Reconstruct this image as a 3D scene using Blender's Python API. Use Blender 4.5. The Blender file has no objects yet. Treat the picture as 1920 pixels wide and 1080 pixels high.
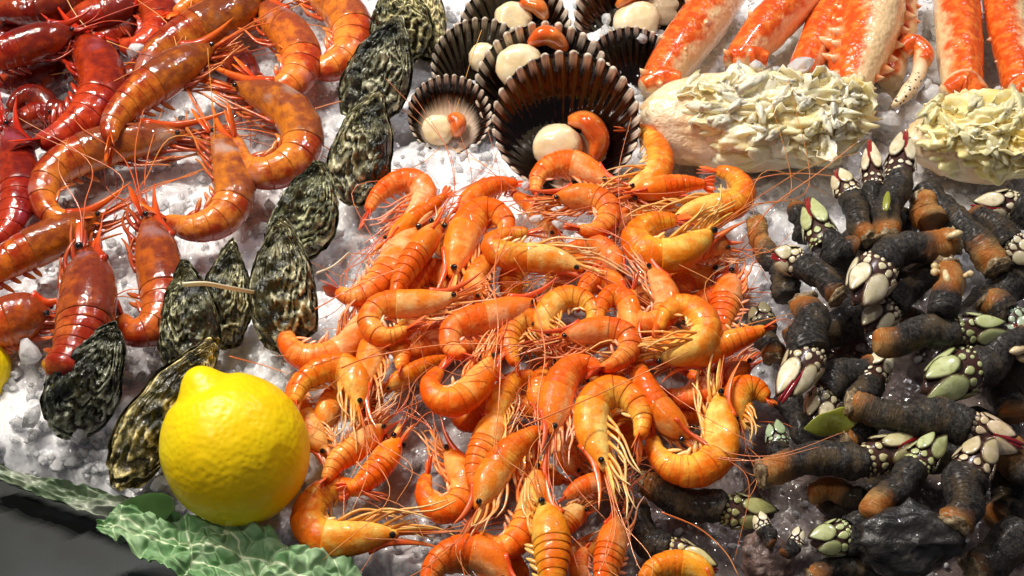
import bpy, math, random
import numpy as np

# ------------------------------------------------------------------ camera
PITCH, HFOV, DIST = math.radians(50), math.radians(40), 0.85
CAM = np.array([0.0, -DIST * math.cos(PITCH), DIST * math.sin(PITCH)])
FWD = np.array([0.0, math.cos(PITCH), -math.sin(PITCH)])
RGT = np.array([1.0, 0, 0])
UPV = np.array([0.0, math.sin(PITCH), math.cos(PITCH)])
FPX = 960 / math.tan(HFOV / 2)
scene = bpy.context.scene
cd = bpy.data.cameras.new("camera")
cam = bpy.data.objects.new("camera", cd)
scene.collection.objects.link(cam)
cam.location = CAM
cam.rotation_euler = (math.pi / 2 - PITCH, 0, 0)
cd.angle = HFOV
cd.clip_start, cd.clip_end = 0.02, 50
scene.camera = cam
# ------------------------------------------------------------------ light: the lamps of a market stall at night, plus one added fill
world = bpy.data.worlds.new("World")
scene.world = world
world.use_nodes = True
world.node_tree.nodes["Background"].inputs[0].default_value = (0.60, 0.57, 0.64, 1)
world.node_tree.nodes["Background"].inputs[1].default_value = 0.12


def lamp(name, loc, aim, size, watts, col):
    ld = bpy.data.lights.new(name, 'AREA')
    ld.shape, ld.size, ld.energy, ld.color = 'DISK', size, watts, col
    o = bpy.data.objects.new(name, ld)
    scene.collection.objects.link(o)
    o.location = loc
    d = np.array(aim, float) - np.array(loc, float)
    d /= np.linalg.norm(d)
    o.rotation_euler = (math.acos(-d[2]), 0, math.atan2(d[0], -d[1]) + 0)
    from mathutils import Vector
    o.rotation_euler = Vector(d).to_track_quat('-Z', 'Y').to_euler()
    return o


WARM = (1.0, 0.93, 0.84)
COOL = (1.0, 0.95, 0.97)
for k, (x, y, z, w) in enumerate([(-0.66, 0.30, 1.05, 2.8), (-0.58, 0.38, 1.06, 2.8), (-0.49, 0.42, 1.08, 2.7), (-0.40, 0.46, 1.08, 2.7), (-0.31, 0.49, 1.1, 2.5), (-0.22, 0.52, 1.1, 2.5)]):
    lamp("stall_or_fill_lamp", (x, y, z), (-0.05, 0.05, 0), 0.034, w, WARM)
lamp("stall_or_fill_lamp", (0.45, 0.62, 1.0), (0.2, 0.15, 0), 0.06, 2.8, COOL)
lamp("stall_or_fill_lamp", (-0.55, -0.25, 1.1), (0, 0, 0), 0.12, 2.0, WARM)  # added front-left fill, unseen, separate from the stall's own lamps
scene.view_settings.view_transform = 'Standard'
scene.view_settings.look = 'None'
scene.view_settings.exposure = 0.40
scene.view_settings.gamma = 1.0
scene.cycles.use_denoising = True
scene.cycles.max_bounces = 10
scene.cycles.transmission_bounces = 8
scene.cycles.caustics_refractive = False
scene.cycles.caustics_reflective = False

rng = np.random.RandomState(11)
random.seed(5)


# ------------------------------------------------------------------ helpers
def nrm(v):
    v = np.asarray(v, float)
    n = np.linalg.norm(v, axis=-1, keepdims=True)
    return v / np.maximum(n, 1e-12)


def P(px, py, h=0.0):
    """the place at height h (mm) above the ice seen at photo position px, py"""
    d = FWD + (px - 960) / FPX * RGT + (540 - py) / FPX * UPV
    t = (h * 0.001 - CAM[2]) / d[2]
    return CAM + t * d


def mpp(p):
    return float(np.dot(np.asarray(p) - CAM, FWD)) / FPX


def to_px(p):
    q = p - CAM
    dep = q @ FWD
    return 960 + FPX * (q @ RGT) / dep, 540 - FPX * (q @ UPV) / dep


def hash3(i, j, k, s=0):
    n = (i.astype(np.int64) * 374761393 + j.astype(np.int64) * 668265263 + k.astype(np.int64) * 1274126177 + s * 974711) & 0x7fffffff
    n = ((n ^ (n >> 13)) * 1274126177) & 0x7fffffff
    n = n ^ (n >> 16)
    return (n & 0xffff) / 65535.0


def noise(p, s=0):
    """value noise -1..1 on an (n,3) array"""
    p = np.asarray(p, float)
    f = np.floor(p)
    t = p - f
    t = t * t * (3 - 2 * t)
    i, j, k = f[:, 0], f[:, 1], f[:, 2]
    r = 0
    for a in (0, 1):
        for b in (0, 1):
            for c in (0, 1):
                w = (t[:, 0] if a else 1 - t[:, 0]) * (t[:, 1] if b else 1 - t[:, 1]) * (t[:, 2] if c else 1 - t[:, 2])
                r = r + w * hash3(i + a, j + b, k + c, s)
    return r * 2 - 1


def fbm(p, o=3, s=0):
    r, a = 0, 1.0
    for k in range(o):
        r = r + a * noise(np.asarray(p) * 2 ** k, s + k)
        a *= 0.5
    return r


def worley(x, y, s=0):
    """2D cells: returns f1, f2, seed ids, offset from seed"""
    ix, iy = np.floor(x), np.floor(y)
    f1 = np.full(x.shape, 9.0)
    f2 = np.full(x.shape, 9.0)
    idx = np.zeros((2,) + x.shape)
    off = np.zeros((2,) + x.shape)
    for a in (-1, 0, 1):
        for b in (-1, 0, 1):
            cx, cy = ix + a, iy + b
            z = np.zeros_like(cx)
            sx, sy = cx + hash3(cx, cy, z, s), cy + hash3(cx, cy, z, s + 7)
            d = np.hypot(x - sx, y - sy)
            m = d < f1
            f2 = np.where(m, f1, np.minimum(f2, d))
            idx[0] = np.where(m, cx, idx[0])
            idx[1] = np.where(m, cy, idx[1])
            off[0] = np.where(m, x - sx, off[0])
            off[1] = np.where(m, y - sy, off[1])
            f1 = np.where(m, d, f1)
    return f1, f2, idx, off


def gridf(nu, nv, wrap=False, flip=False):
    F = []
    for i in range(nu - 1):
        for j in range(nv if wrap else nv - 1):
            a, b = i * nv + j, i * nv + (j + 1) % nv
            q = (a, b, b + nv, a + nv)
            F.append(q[::-1] if flip else q)
    return F


def mk(name, V, F, mat, parent=None, uv=None, smooth=True, col=None, attr=None):
    V = np.asarray(V, float)
    loc = np.zeros(3)
    if parent is not None:
        loc = np.array(ORIG[parent.name])
    else:
        loc = V.mean(axis=0)
        loc[2] = V[:, 2].min()
    me = bpy.data.meshes.new(name)
    me.from_pydata((V - loc).tolist(), [], F)
    if smooth:
        me.polygons.foreach_set("use_smooth", np.ones(len(me.polygons), bool))
    if uv is not None:
        li = np.zeros(len(me.loops), np.int32)
        me.loops.foreach_get("vertex_index", li)
        l = me.uv_layers.new(name="UVMap")
        l.data.foreach_set("uv", np.asarray(uv, np.float32)[li].ravel())
    if attr:
        for an, av in attr.items():
            at = me.attributes.new(an, 'FLOAT', 'POINT')
            at.data.foreach_set("value", np.asarray(av, np.float32))
    me.materials.append(mat)
    me.update()
    o = bpy.data.objects.new(name, me)
    scene.collection.objects.link(o)
    if parent is not None:
        o.parent = parent
        ORIG[o.name] = ORIG[parent.name]
    else:
        o.location = loc
        ORIG[o.name] = tuple(loc)
    if col is not None:
        o.color = (*col, 1)
    return o


ORIG = {}


def tag(o, label=None, cat=None, group=None, kind=None):
    if label: o['label'] = label
    if cat: o['category'] = cat
    if group: o['group'] = group
    if kind: o['kind'] = kind
    return o


def thing(name, loc, label, cat, group=None):
    o = bpy.data.objects.new(name, None)
    o.empty_display_size = 0.01
    scene.collection.objects.link(o)
    o.location = loc
    ORIG[o.name] = tuple(loc)
    return tag(o, label, cat, group)


def spline(pts, n):
    """Catmull-Rom through pts, n samples evenly spaced along the length"""
    p = np.asarray(pts, float)
    if len(p) == 2:
        return p[0] + (p[1] - p[0]) * np.linspace(0, 1, n)[:, None]
    e = np.vstack([2 * p[0] - p[1], p, 2 * p[-1] - p[-2]])
    out = []
    for i in range(len(p) - 1):
        a, b, c, d = e[i], e[i + 1], e[i + 2], e[i + 3]
        for t in np.linspace(0, 1, 14, endpoint=(i == len(p) - 2)):
            out.append(0.5 * ((2 * b) + (c - a) * t + (2 * a - 5 * b + 4 * c - d) * t * t + (3 * b - a - 3 * c + d) * t ** 3))
    out = np.array(out)
    s = np.r_[0, np.cumsum(np.linalg.norm(np.diff(out, axis=0), axis=1))]
    q = np.linspace(0, s[-1], n)
    return np.stack([np.interp(q, s, out[:, k]) for k in range(out.shape[1])], 1)


def tangents(C):
    return nrm(np.gradient(C, axis=0))


def tube(C, R, sides=6, ref=None, flat=1.0, cap=True, phase=0.0):
    """closed tube along C with radii R; ref = direction of the first axis, flat scales the second"""
    C = np.asarray(C, float)
    n = len(C)
    R = np.broadcast_to(np.asarray(R, float), (n,))
    T = tangents(C)
    if ref is None:
        ref = np.array([0.3, 0.2, 1.0])
    ref = np.broadcast_to(np.asarray(ref, float), (n, 3))
    D = ref - (ref * T).sum(1)[:, None] * T
    D = nrm(D)
    B = np.cross(T, D)
    a = np.linspace(0, 2 * math.pi, sides, endpoint=False) + phase
    V = C[:, None, :] + R[:, None, None] * (np.cos(a)[None, :, None] * D[:, None, :] + flat * np.sin(a)[None, :, None] * B[:, None, :])
    V = V.reshape(-1, 3)
    F = gridf(n, sides, True)
    u = np.repeat(np.linspace(0, 1, n), sides)
    v = np.tile(np.abs(((a - phase + math.pi) % (2 * math.pi)) - math.pi) / math.pi, n)
    if cap:
        V = np.vstack([V, C[0], C[-1]])
        k = n * sides
        F += [(j, k, (j + 1) % sides) for j in range(sides)]
        F += [((n - 1) * sides + (j + 1) % sides, k + 1, (n - 1) * sides + j) for j in range(sides)]
        u = np.r_[u, 0, 1]
        v = np.r_[v, 0.5, 0.5]
    return V, F, np.stack([u, v], 1)


def join(parts):
    Vs, Fs, Us, k = [], [], [], 0
    for V, F, U in parts:
        Vs.append(V)
        Us.append(U)
        Fs += [tuple(i + k for i in f) for f in F]
        k += len(V)
    return np.vstack(Vs), Fs, np.vstack(Us)


def blob(c, ax, ay, az, n=10, m=14, pw=1.0):
    """ellipsoid with axes vectors"""
    th = np.linspace(0.02, math.pi - 0.02, n)
    ph = np.linspace(0, 2 * math.pi, m, endpoint=False)
    st, ct = np.sin(th), np.cos(th)
    if pw != 1.0:
        st, ct = np.sign(st) * np.abs(st) ** pw, np.sign(ct) * np.abs(ct) ** pw
    V = np.array(c) + st[:, None, None] * (np.cos(ph)[None, :, None] * np.array(ax) + np.sin(ph)[None, :, None] * np.array(ay)) + ct[:, None, None] * np.array(az)
    V = V.reshape(-1, 3)
    F = gridf(n, m, True, True)
    k = len(V)
    F += [tuple(range(m))] + [tuple(range(k - 1, k - m - 1, -1))]
    U = np.stack([np.repeat(th / math.pi, m), np.tile(ph / 6.2832, n)], 1)
    return V, F, U


# ------------------------------------------------------------------ materials
class NT:
    def __init__(s, name):
        s.m = bpy.data.materials.new(name)
        s.m.use_nodes = True
        s.t = s.m.node_tree
        s.b = s.t.nodes["Principled BSDF"]
        s.out = s.t.nodes["Material Output"]
        s._uv = None

    def n(s, typ, **kw):
        nd = s.t.nodes.new(typ)
        for k, v in kw.items():
            setattr(nd, k, v)
        return nd

    def put(s, inp, v):
        if isinstance(v, bpy.types.NodeSocket):
            s.t.links.new(v, inp)
        else:
            if isinstance(v, tuple) and len(v) == 3 and inp.type == 'RGBA':
                v = (*v, 1)
            inp.default_value = v

    def math(s, op, a, b=0.0, c=None, clamp=False):
        nd = s.n('ShaderNodeMath', operation=op, use_clamp=clamp)
        s.put(nd.inputs[0], a)
        s.put(nd.inputs[1], b)
        if c is not None: s.put(nd.inputs[2], c)
        return nd.outputs[0]

    def mix(s, f, a, b, mode='MIX'):
        nd = s.n('ShaderNodeMix', data_type='RGBA', blend_type=mode)
        s.put(nd.inputs[0], f)
        s.put(nd.inputs[6], a)
        s.put(nd.inputs[7], b)
        return nd.outputs[2]

    def ramp(s, f, stops):
        nd = s.n('ShaderNodeValToRGB')
        el = nd.color_ramp.elements
        while len(el) < len(stops): el.new(0.5)
        for e, (p, c) in zip(el, stops):
            e.position = p
            e.color = (*c, 1) if not isinstance(c, (int, float)) else (c, c, c, 1)
        s.put(nd.inputs[0], f)
        return nd.outputs[0]

    def smooth(s, x, lo, hi):
        nd = s.n('ShaderNodeMapRange', interpolation_type='SMOOTHSTEP')
        s.put(nd.inputs[0], x)
        nd.inputs[1].default_value, nd.inputs[2].default_value = lo, hi
        return nd.outputs[0]

    def obj(s):
        return s.n('ShaderNodeTexCoord').outputs['Object']

    def uvs(s):
        if s._uv is None:
            sp = s.n('ShaderNodeSeparateXYZ')
            s.t.links.new(s.n('ShaderNodeTexCoord').outputs['UV'], sp.inputs[0])
            s._uv = sp.outputs[0], sp.outputs[1]
        return s._uv

    def noise(s, scale, detail=3, rough=0.55, vec=None, dist=0.0):
        nd = s.n('ShaderNodeTexNoise')
        s.put(nd.inputs['Vector'], vec if vec is not None else s.obj())
        nd.inputs['Scale'].default_value = scale
        nd.inputs['Detail'].default_value = detail
        nd.inputs['Roughness'].default_value = rough
        nd.inputs['Distortion'].default_value = dist
        return nd.outputs[0]

    def vor(s, scale, feat='F1', vec=None, rnd=1.0):
        nd = s.n('ShaderNodeTexVoronoi', feature=feat)
        s.put(nd.inputs['Vector'], vec if vec is not None else s.obj())
        nd.inputs['Scale'].default_value = scale
        nd.inputs['Randomness'].default_value = rnd
        return nd.outputs[0]

    def warp(s, amt):
        nd = s.n('ShaderNodeTexNoise')
        s.put(nd.inputs['Vector'], s.obj())
        nd.inputs['Scale'].default_value = 90
        a = s.n('ShaderNodeVectorMath', operation='MULTIPLY_ADD')
        s.put(a.inputs[0], nd.outputs['Color'])
        a.inputs[1].default_value = (amt, amt, amt)
        s.put(a.inputs[2], s.obj())
        return a.outputs[0]

    def ocol(s):
        return s.n('ShaderNodeObjectInfo').outputs['Color']

    def attr(s, name):
        return s.n('ShaderNodeAttribute', attribute_name=name).outputs['Fac']

    def vec(s, x, y, z=0.0):
        nd = s.n('ShaderNodeCombineXYZ')
        s.put(nd.inputs[0], x)
        s.put(nd.inputs[1], y)
        s.put(nd.inputs[2], z)
        return nd.outputs[0]

    def bump(s, h, strength=0.3, dist=0.001, normal=None):
        nd = s.n('ShaderNodeBump')
        nd.inputs['Strength'].default_value = strength
        nd.inputs['Distance'].default_value = dist
        s.put(nd.inputs['Height'], h)
        if normal is not None: s.put(nd.inputs['Normal'], normal)
        return nd.outputs[0]

    def set(s, **kw):
        names = dict(col='Base Color', rough='Roughness', sss='Subsurface Weight', trans='Transmission Weight', ior='IOR',
                     coat='Coat Weight', coatr='Coat Roughness', normal='Normal', spec='Specular IOR Level', coatn='Coat Normal')
        for k, v in kw.items():
            if k == 'sssr':
                s.b.inputs['Subsurface Radius'].default_value = v
                s.b.inputs['Subsurface Scale'].default_value = 1.0
            else:
                s.put(s.b.inputs[names[k]], v)
        return s.m


def shell_mat(name, dorsal, ventral, line, stripes, rough, mottle, iri=None, sss=0.12, coat=0.35):
    m = NT(name)
    u, v = m.uvs()
    n1 = m.noise(70, 3)
    n2 = m.noise(320, 4, 0.65)
    f = m.math('ADD', m.math('MULTIPLY', v, 0.9), m.math('MULTIPLY_ADD', n1, 1.3, -0.72))
    f = m.math('ADD', f, m.math('MULTIPLY_ADD', m.noise(150, 3), 0.9, -0.45))
    c = m.mix(m.smooth(f, 0.0, 0.68), dorsal, ventral)
    c = m.mix(m.math('MULTIPLY', m.smooth(n2, 0.5, 0.75), mottle), c, line)
    if stripes:
        w = m.math('SINE', m.math('ADD', m.math('MULTIPLY', u, 6.2832 * stripes), m.math('MULTIPLY', n1, 3.0)))
        ln = m.math('MULTIPLY', m.smooth(w, 0.72, 1.0), m.math('MULTIPLY', m.smooth(n1, 0.42, 0.62), 0.6))
        c = m.mix(ln, c, line)
        c = m.mix(m.math('MULTIPLY', m.smooth(u, 0.14, 0.0), 0.32), c, line)
    if iri:
        c = m.mix(m.math('MULTIPLY', m.smooth(m.noise(45, 2, vec=m.obj()), 0.55, 0.75), 0.55), c, iri)
    c = m.mix(1.0, c, m.ocol(), 'MULTIPLY')
    ve = m.math('MULTIPLY', m.smooth(m.vor(95, 'DISTANCE_TO_EDGE', vec=m.warp(0.004)), 0.05, 0.0), 0.15)
    c = m.mix(ve, c, line)
    nb = m.bump(m.noise(300, 3, 0.6), 0.30, 0.0016)
    nb = m.bump(m.noise(900, 2), 0.15, 0.0005, nb)
    return m.set(col=c, rough=m.math('MULTIPLY_ADD', n2, 0.25, rough - 0.1), sss=sss, sssr=(0.004, 0.0012, 0.0005), coat=coat, coatr=0.03, normal=nb, coatn=m.bump(m.noise(210, 2, 0.5), 0.42, 0.0022), spec=0.12)


def limb_mat(name, c0, c1, rough=0.3):
    m = NT(name)
    u, v = m.uvs()
    c = m.mix(m.smooth(m.math('ADD', u, m.math('MULTIPLY_ADD', m.noise(120, 2), 0.8, -0.4)), 0.1, 0.9), c0, c1)
    c = m.mix(1.0, c, m.ocol(), 'MULTIPLY')
    return m.set(col=c, rough=rough, sss=0.1, sssr=(0.002, 0.001, 0.0005), coat=0.3, coatr=0.1)


M = {}
M['shr_seg'] = shell_mat("cooked shell", (0.86, 0.160, 0.008), (0.96, 0.45, 0.065), (0.46, 0.026, 0.002), 3.0, 0.30, 0.40)
M['shr_head'] = shell_mat("cooked head", (0.90, 0.25, 0.014), (0.96, 0.60, 0.18), (0.58, 0.055, 0.004), 0, 0.30, 0.5)
M['shr_limb'] = limb_mat("cooked limb", (0.94, 0.38, 0.08), (0.95, 0.60, 0.29))
M['shr_fin'] = limb_mat("cooked tail fin", (0.82, 0.10, 0.012), (0.85, 0.20, 0.05))
M['shr_ant'] = limb_mat("cooked antenna", (0.75, 0.18, 0.04), (0.82, 0.30, 0.09))
M['red_seg'] = shell_mat("raw prawn shell", (0.27, 0.018, 0.004), (0.56, 0.120, 0.018), (0.09, 0.005, 0.003), 0, 0.20, 0.5, (0.42, 0.13, 0.13), 0.12, 1.0)
M['red_head'] = shell_mat("raw prawn head", (0.19, 0.030, 0.012), (0.46, 0.095, 0.010), (0.06, 0.006, 0.006), 0, 0.18, 0.6, (0.34, 0.20, 0.21), 0.10, 1.0)
M['red_limb'] = limb_mat("raw prawn limb", (0.30, 0.028, 0.007), (0.46, 0.10, 0.025), 0.2)
M['red_fin'] = limb_mat("raw prawn fin", (0.42, 0.030, 0.006), (0.66, 0.09, 0.010), 0.2)
M['red_ant'] = limb_mat("raw prawn antenna", (0.60, 0.09, 0.025), (0.72, 0.26, 0.09), 0.25)
m = NT("eye black")
M['eye'] = m.set(col=(0.006, 0.005, 0.006), rough=0.08, coat=0.6)

# ice
m = NT("crushed ice")


def facets(m, scale, amt):
    """tilt the normal cell by cell: the broken faces of crushed ice"""
    v = m.n('ShaderNodeTexVoronoi', feature='F1')
    m.put(v.inputs['Vector'], m.warp(0.002))
    v.inputs['Scale'].default_value = scale
    a = m.n('ShaderNodeVectorMath', operation='SUBTRACT')
    m.put(a.inputs[0], v.outputs['Color'])
    a.inputs[1].default_value = (.5, .5, .5)
    b = m.n('ShaderNodeVectorMath', operation='MULTIPLY_ADD')
    m.put(b.inputs[0], a.outputs[0])
    b.inputs[1].default_value = (amt, amt, amt)
    m.put(b.inputs[2], m.n('ShaderNodeNewGeometry').outputs['Normal'])
    c = m.n('ShaderNodeVectorMath', operation='NORMALIZE')
    m.put(c.inputs[0], b.outputs[0])
    return c.outputs[0]


wet = m.attr("wet")  # mask of meltwater together with the painted lamp falloff
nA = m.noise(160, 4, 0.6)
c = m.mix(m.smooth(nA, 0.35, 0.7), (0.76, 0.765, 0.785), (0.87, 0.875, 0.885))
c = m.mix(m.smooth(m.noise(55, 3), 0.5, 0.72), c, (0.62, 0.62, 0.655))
c = m.mix(wet, c, (0.15, 0.105, 0.09))  # dark meltwater, and the lamp falloff painted into the ice colour
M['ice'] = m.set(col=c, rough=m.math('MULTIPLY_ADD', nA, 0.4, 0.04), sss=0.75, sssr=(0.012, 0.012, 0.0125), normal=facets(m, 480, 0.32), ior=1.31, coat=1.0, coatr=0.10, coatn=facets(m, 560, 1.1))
m = NT("clear ice")
nb = m.bump(m.noise(350, 3, 0.6), 0.4, 0.001)
fr = m.smooth(m.noise(220, 3), 0.48, 0.7)
M['clear'] = m.set(col=(0.95, 0.965, 0.98), rough=m.math('MULTIPLY_ADD', fr, 0.2, 0.02), trans=m.math('MULTIPLY_ADD', fr, -0.25, 0.5), ior=1.31, normal=nb, sss=0.6, sssr=(0.006, 0.006, 0.006))

# counter
m = NT("dark counter")
n1 = m.noise(9, 3)
c = m.mix(m.smooth(n1, 0.4, 0.65), (0.010, 0.013, 0.012), (0.026, 0.034, 0.037))
M['counter'] = m.set(col=c, rough=0.5, spec=0.15, normal=m.bump(m.noise(1500, 2), 0.25, 0.0003))

# oyster
m = NT("oyster shell")
rg, sdv = m.attr("ridge"), m.attr("side")
nd = m.noise(75, 4, 0.6)
n5 = m.noise(330, 4, 0.68)
k = m.math('ADD', m.math('MULTIPLY', rg, m.math('MULTIPLY_ADD', m.smooth(nd, 0.35, 0.65), 0.5, 0.30)), m.math('MULTIPLY_ADD', n5, 0.9, -0.36))
c = m.ramp(k, [(0.10, (0.014, 0.014, 0.009)), (0.30, (0.10, 0.095, 0.055)), (0.48, (0.26, 0.255, 0.175)), (0.75, (0.62, 0.60, 0.47))])
dk = m.mix(m.smooth(nd, 0.38, 0.72), (0.008, 0.010, 0.007), (0.11, 0.11, 0.062))
c = m.mix(m.smooth(m.math('ADD', sdv, m.math('MULTIPLY_ADD', nd, 0.9, -0.45)), 0.26, 0.56), dk, c)
sp = m.smooth(m.noise(420, 2), 0.68, 0.74)
c = m.mix(m.math('MULTIPLY', sp, 0.6), c, (0.55, 0.52, 0.40))
c = m.mix(1.0, c, m.ocol(), 'MULTIPLY')
nb = m.bump(m.math('ADD', n5, m.math('MULTIPLY', nd, 1.2)), 0.7, 0.0018)
M['oyster'] = m.set(col=c, rough=m.math('MULTIPLY_ADD', nd, 0.4, 0.06), normal=nb, coat=0.4, coatr=0.1)

# scallop shell, u = along the rib, v = across
m = NT("scallop shell")
u, v = m.uvs()
oc = m.n('ShaderNodeSeparateColor')
m.put(oc.inputs[0], m.ocol())
rb = m.math('SINE', m.math('MULTIPLY', v, 6.2832 * 28))
fn = m.noise(3.0, 3, vec=m.vec(m.math('MULTIPLY', u, 1.2), m.math('MULTIPLY', v, 46.0)))
edge = m.math('ADD', u, m.math('MULTIPLY_ADD', fn, 0.5, -0.25))
dark = m.mix(m.smooth(fn, 0.45, 0.7), (0.003, 0.0018, 0.0015), (0.010, 0.0032, 0.0018))
white = (0.62, 0.50, 0.38)
e2 = m.math('ADD', u, m.math('MULTIPLY_ADD', fn, 0.22, -0.11))
c = m.mix(m.smooth(m.math('ADD', e2, m.math('MULTIPLY_ADD', oc.outputs[0], -0.75, 0.35)), 0.33, 0.54), white, dark)
tip = m.math('MULTIPLY', m.smooth(u, 0.88, 0.97), m.smooth(rb, -0.3, 0.5))
tip = m.math('MULTIPLY', tip, m.smooth(edge, 0.78, 0.95))
c = m.mix(tip, c, (0.80, 0.68, 0.54))
mid = m.math('MULTIPLY', m.math('MULTIPLY', m.smooth(u, 0.72, 0.92), m.smooth(rb, 0.0, 0.8)), m.smooth(fn, 0.45, 0.6))
c = m.mix(m.math('MULTIPLY', mid, 0.45), c, (0.13, 0.045, 0.015))
M['scallop'] = m.set(col=c, rough=0.055, spec=0.4, normal=m.bump(m.noise(200, 3), 0.12, 0.0008))
m = NT("scallop meat")
c = m.mix(m.smooth(m.noise(90, 3), 0.35, 0.7), (0.82, 0.64, 0.36), (0.88, 0.77, 0.54))
M['muscle'] = m.set(col=c, rough=0.25, sss=0.35, sssr=(0.005, 0.003, 0.0015), coat=0.5, coatr=0.08, normal=m.bump(m.noise(220, 3), 0.25, 0.001))
m = NT("scallop roe")
c = m.mix(m.smooth(m.noise(70, 3), 0.35, 0.65), (0.72, 0.11, 0.012), (0.85, 0.27, 0.05))
M['roe'] = m.set(col=c, rough=0.16, sss=0.25, sssr=(0.005, 0.0015, 0.0006), coat=0.8, coatr=0.05, normal=m.bump(m.noise(240, 2), 0.25, 0.001))
m = NT("scallop mantle")
M['mantle'] = m.set(col=(0.72, 0.55, 0.36), rough=0.15, trans=0.35, sss=0.2, sssr=(0.004, 0.003, 0.002), normal=m.bump(m.noise(260, 3), 0.5, 0.001))

# crab
m = NT("crab shell")
u, v = m.uvs()
n1 = m.noise(40, 4, 0.6)
n2 = m.noise(160, 3)
f = m.math('ADD', v, m.math('MULTIPLY_ADD', n1, 0.8, -0.4))
c = m.mix(m.smooth(n2, 0.4, 0.7), (0.68, 0.085, 0.008), (0.84, 0.21, 0.03))
c = m.mix(m.smooth(f, 0.30, 0.52), c, (0.86, 0.62, 0.34))
sp = m.smooth(m.vor(210), 0.16, 0.08)
c = m.mix(m.math('MULTIPLY', sp, m.smooth(n1, 0.5, 0.6)), c, (0.30, 0.10, 0.03))
nb = m.bump(m.math('ADD', m.noise(120, 4, 0.6), m.math('MULTIPLY', m.vor(260), -0.5)), 0.6, 0.0018)
M['crab'] = m.set(col=c, rough=0.25, coat=0.6, coatr=0.1, normal=nb, sss=0.08, sssr=(0.003, 0.001, 0.0005))
m = NT("crab spine")
u, v = m.uvs()
M['spine'] = m.set(col=m.mix(m.smooth(u, 0.3, 0.9), (0.78, 0.22, 0.05), (0.86, 0.62, 0.36)), rough=0.25, coat=0.4)
m = NT("speckled claw")
u, v = m.uvs()
sp = m.math('MULTIPLY', m.smooth(m.vor(330), 0.36, 0.26), m.smooth(u, 0.25, 0.5))
c = m.mix(m.smooth(u, 0.0, 0.35), (0.74, 0.22, 0.06), (0.82, 0.66, 0.42))
M['dactyl'] = m.set(col=m.mix(sp, c, (0.03, 0.02, 0.018)), rough=0.3, coat=0.3)
m = NT("crab membrane")
n1 = m.noise(30, 4, 0.55)
c = m.mix(m.smooth(n1, 0.35, 0.68), (0.86, 0.56, 0.28), (0.92, 0.80, 0.58))
M['membrane'] = m.set(col=c, rough=0.28, sss=0.2, sssr=(0.006, 0.004, 0.002), coat=0.4, coatr=0.1, normal=m.bump(m.noise(90, 4, 0.6), 0.7, 0.005))
m = NT("crab meat")
n1 = m.noise(38, 3, 0.55)
c = m.ramp(n1, [(0.27, (0.70, 0.48, 0.10)), (0.38, (0.92, 0.76, 0.36)), (0.50, (0.96, 0.87, 0.60)), (0.75, (0.97, 0.92, 0.76))])
c = m.mix(1.0, c, m.ocol(), 'MULTIPLY')
M['meat'] = m.set(col=c, rough=0.3, sss=0.5, sssr=(0.006, 0.0045, 0.0025), coat=0.4, coatr=0.1, normal=m.bump(m.noise(260, 4, 0.65), 0.5, 0.0015))

# barnacles
m = NT("barnacle stalk")
u, v = m.uvs()
n1 = m.noise(70, 4, 0.6)
n2 = m.noise(500, 4, 0.7)
f = m.math('ADD', u, m.math('MULTIPLY_ADD', n1, 0.5, -0.25))
dk = m.mix(m.smooth(n2, 0.35, 0.7), (0.008, 0.008, 0.009), (0.085, 0.074, 0.064))
dk = m.mix(m.math('MULTIPLY', m.smooth(n1, 0.5, 0.7), 0.75), dk, (0.13, 0.085, 0.038))
bs = m.mix(m.smooth(n1, 0.4, 0.65), (0.46, 0.15, 0.025), (0.60, 0.33, 0.11))
oc = m.n('ShaderNodeSeparateColor')
m.put(oc.inputs[0], m.ocol())
c = m.mix(m.smooth(m.math('SUBTRACT', f, oc.outputs[0]), -0.12, 0.16), bs, dk)
wr = m.noise(1.0, 4, 0.7, vec=m.vec(m.math('MULTIPLY', u, 52.0), m.math('MULTIPLY', v, 4.0)), dist=0.7)
nb = m.bump(wr, 0.9, 0.0022)
nb = m.bump(n2, 0.6, 0.001, nb)
M['stalk'] = m.set(col=c, rough=m.math('MULTIPLY_ADD', n2, 0.4, 0.34), spec=0.3, coat=0.12, coatr=0.2, normal=nb)
m = NT("barnacle plate")
n1 = m.noise(120, 3)
u, v = m.uvs()
c = m.mix(m.smooth(n1, 0.35, 0.65), (0.62, 0.58, 0.38), (0.80, 0.75, 0.60))
c = m.mix(m.smooth(m.math('ADD', u, m.math('MULTIPLY_ADD', n1, .3, -.15)), 0.74, 0.96), c, (0.07, 0.035, 0.022))
c = m.mix(m.math('MULTIPLY', m.smooth(m.noise(260, 4, 0.7), 0.52, 0.72), 0.45), c, (0.24, 0.19, 0.10))
c = m.mix(1.0, c, m.ocol(), 'MULTIPLY')
M['plate'] = m.set(col=c, rough=0.25, coat=0.5, coatr=0.1, normal=m.bump(m.noise(300, 3), 0.2, 0.0006))
m = NT("barnacle membrane")
M['skin'] = m.set(col=m.mix(m.noise(150, 3), (0.022, 0.012, 0.010), (0.10, 0.04, 0.03)), rough=0.25, coat=0.5)
m = NT("barnacle lip")
M['lip'] = m.set(col=m.mix(m.noise(200, 2), (0.20, 0.008, 0.012), (0.34, 0.02, 0.03)), rough=0.12, coat=0.8)
m = NT("gritty crust")
n1 = m.noise(260, 4, 0.7)
c = m.ramp(n1, [(0.3, (0.045, 0.030, 0.015)), (0.48, (0.24, 0.16, 0.075)), (0.62, (0.50, 0.40, 0.24)), (0.8, (0.66, 0.60, 0.44))])
M['crust'] = m.set(col=c, rough=0.45, coat=0.3, normal=m.bump(m.noise(600, 4, 0.7), 0.8, 0.0015))
m = NT("black rock")
n1 = m.noise(90, 4, 0.6)
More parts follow.
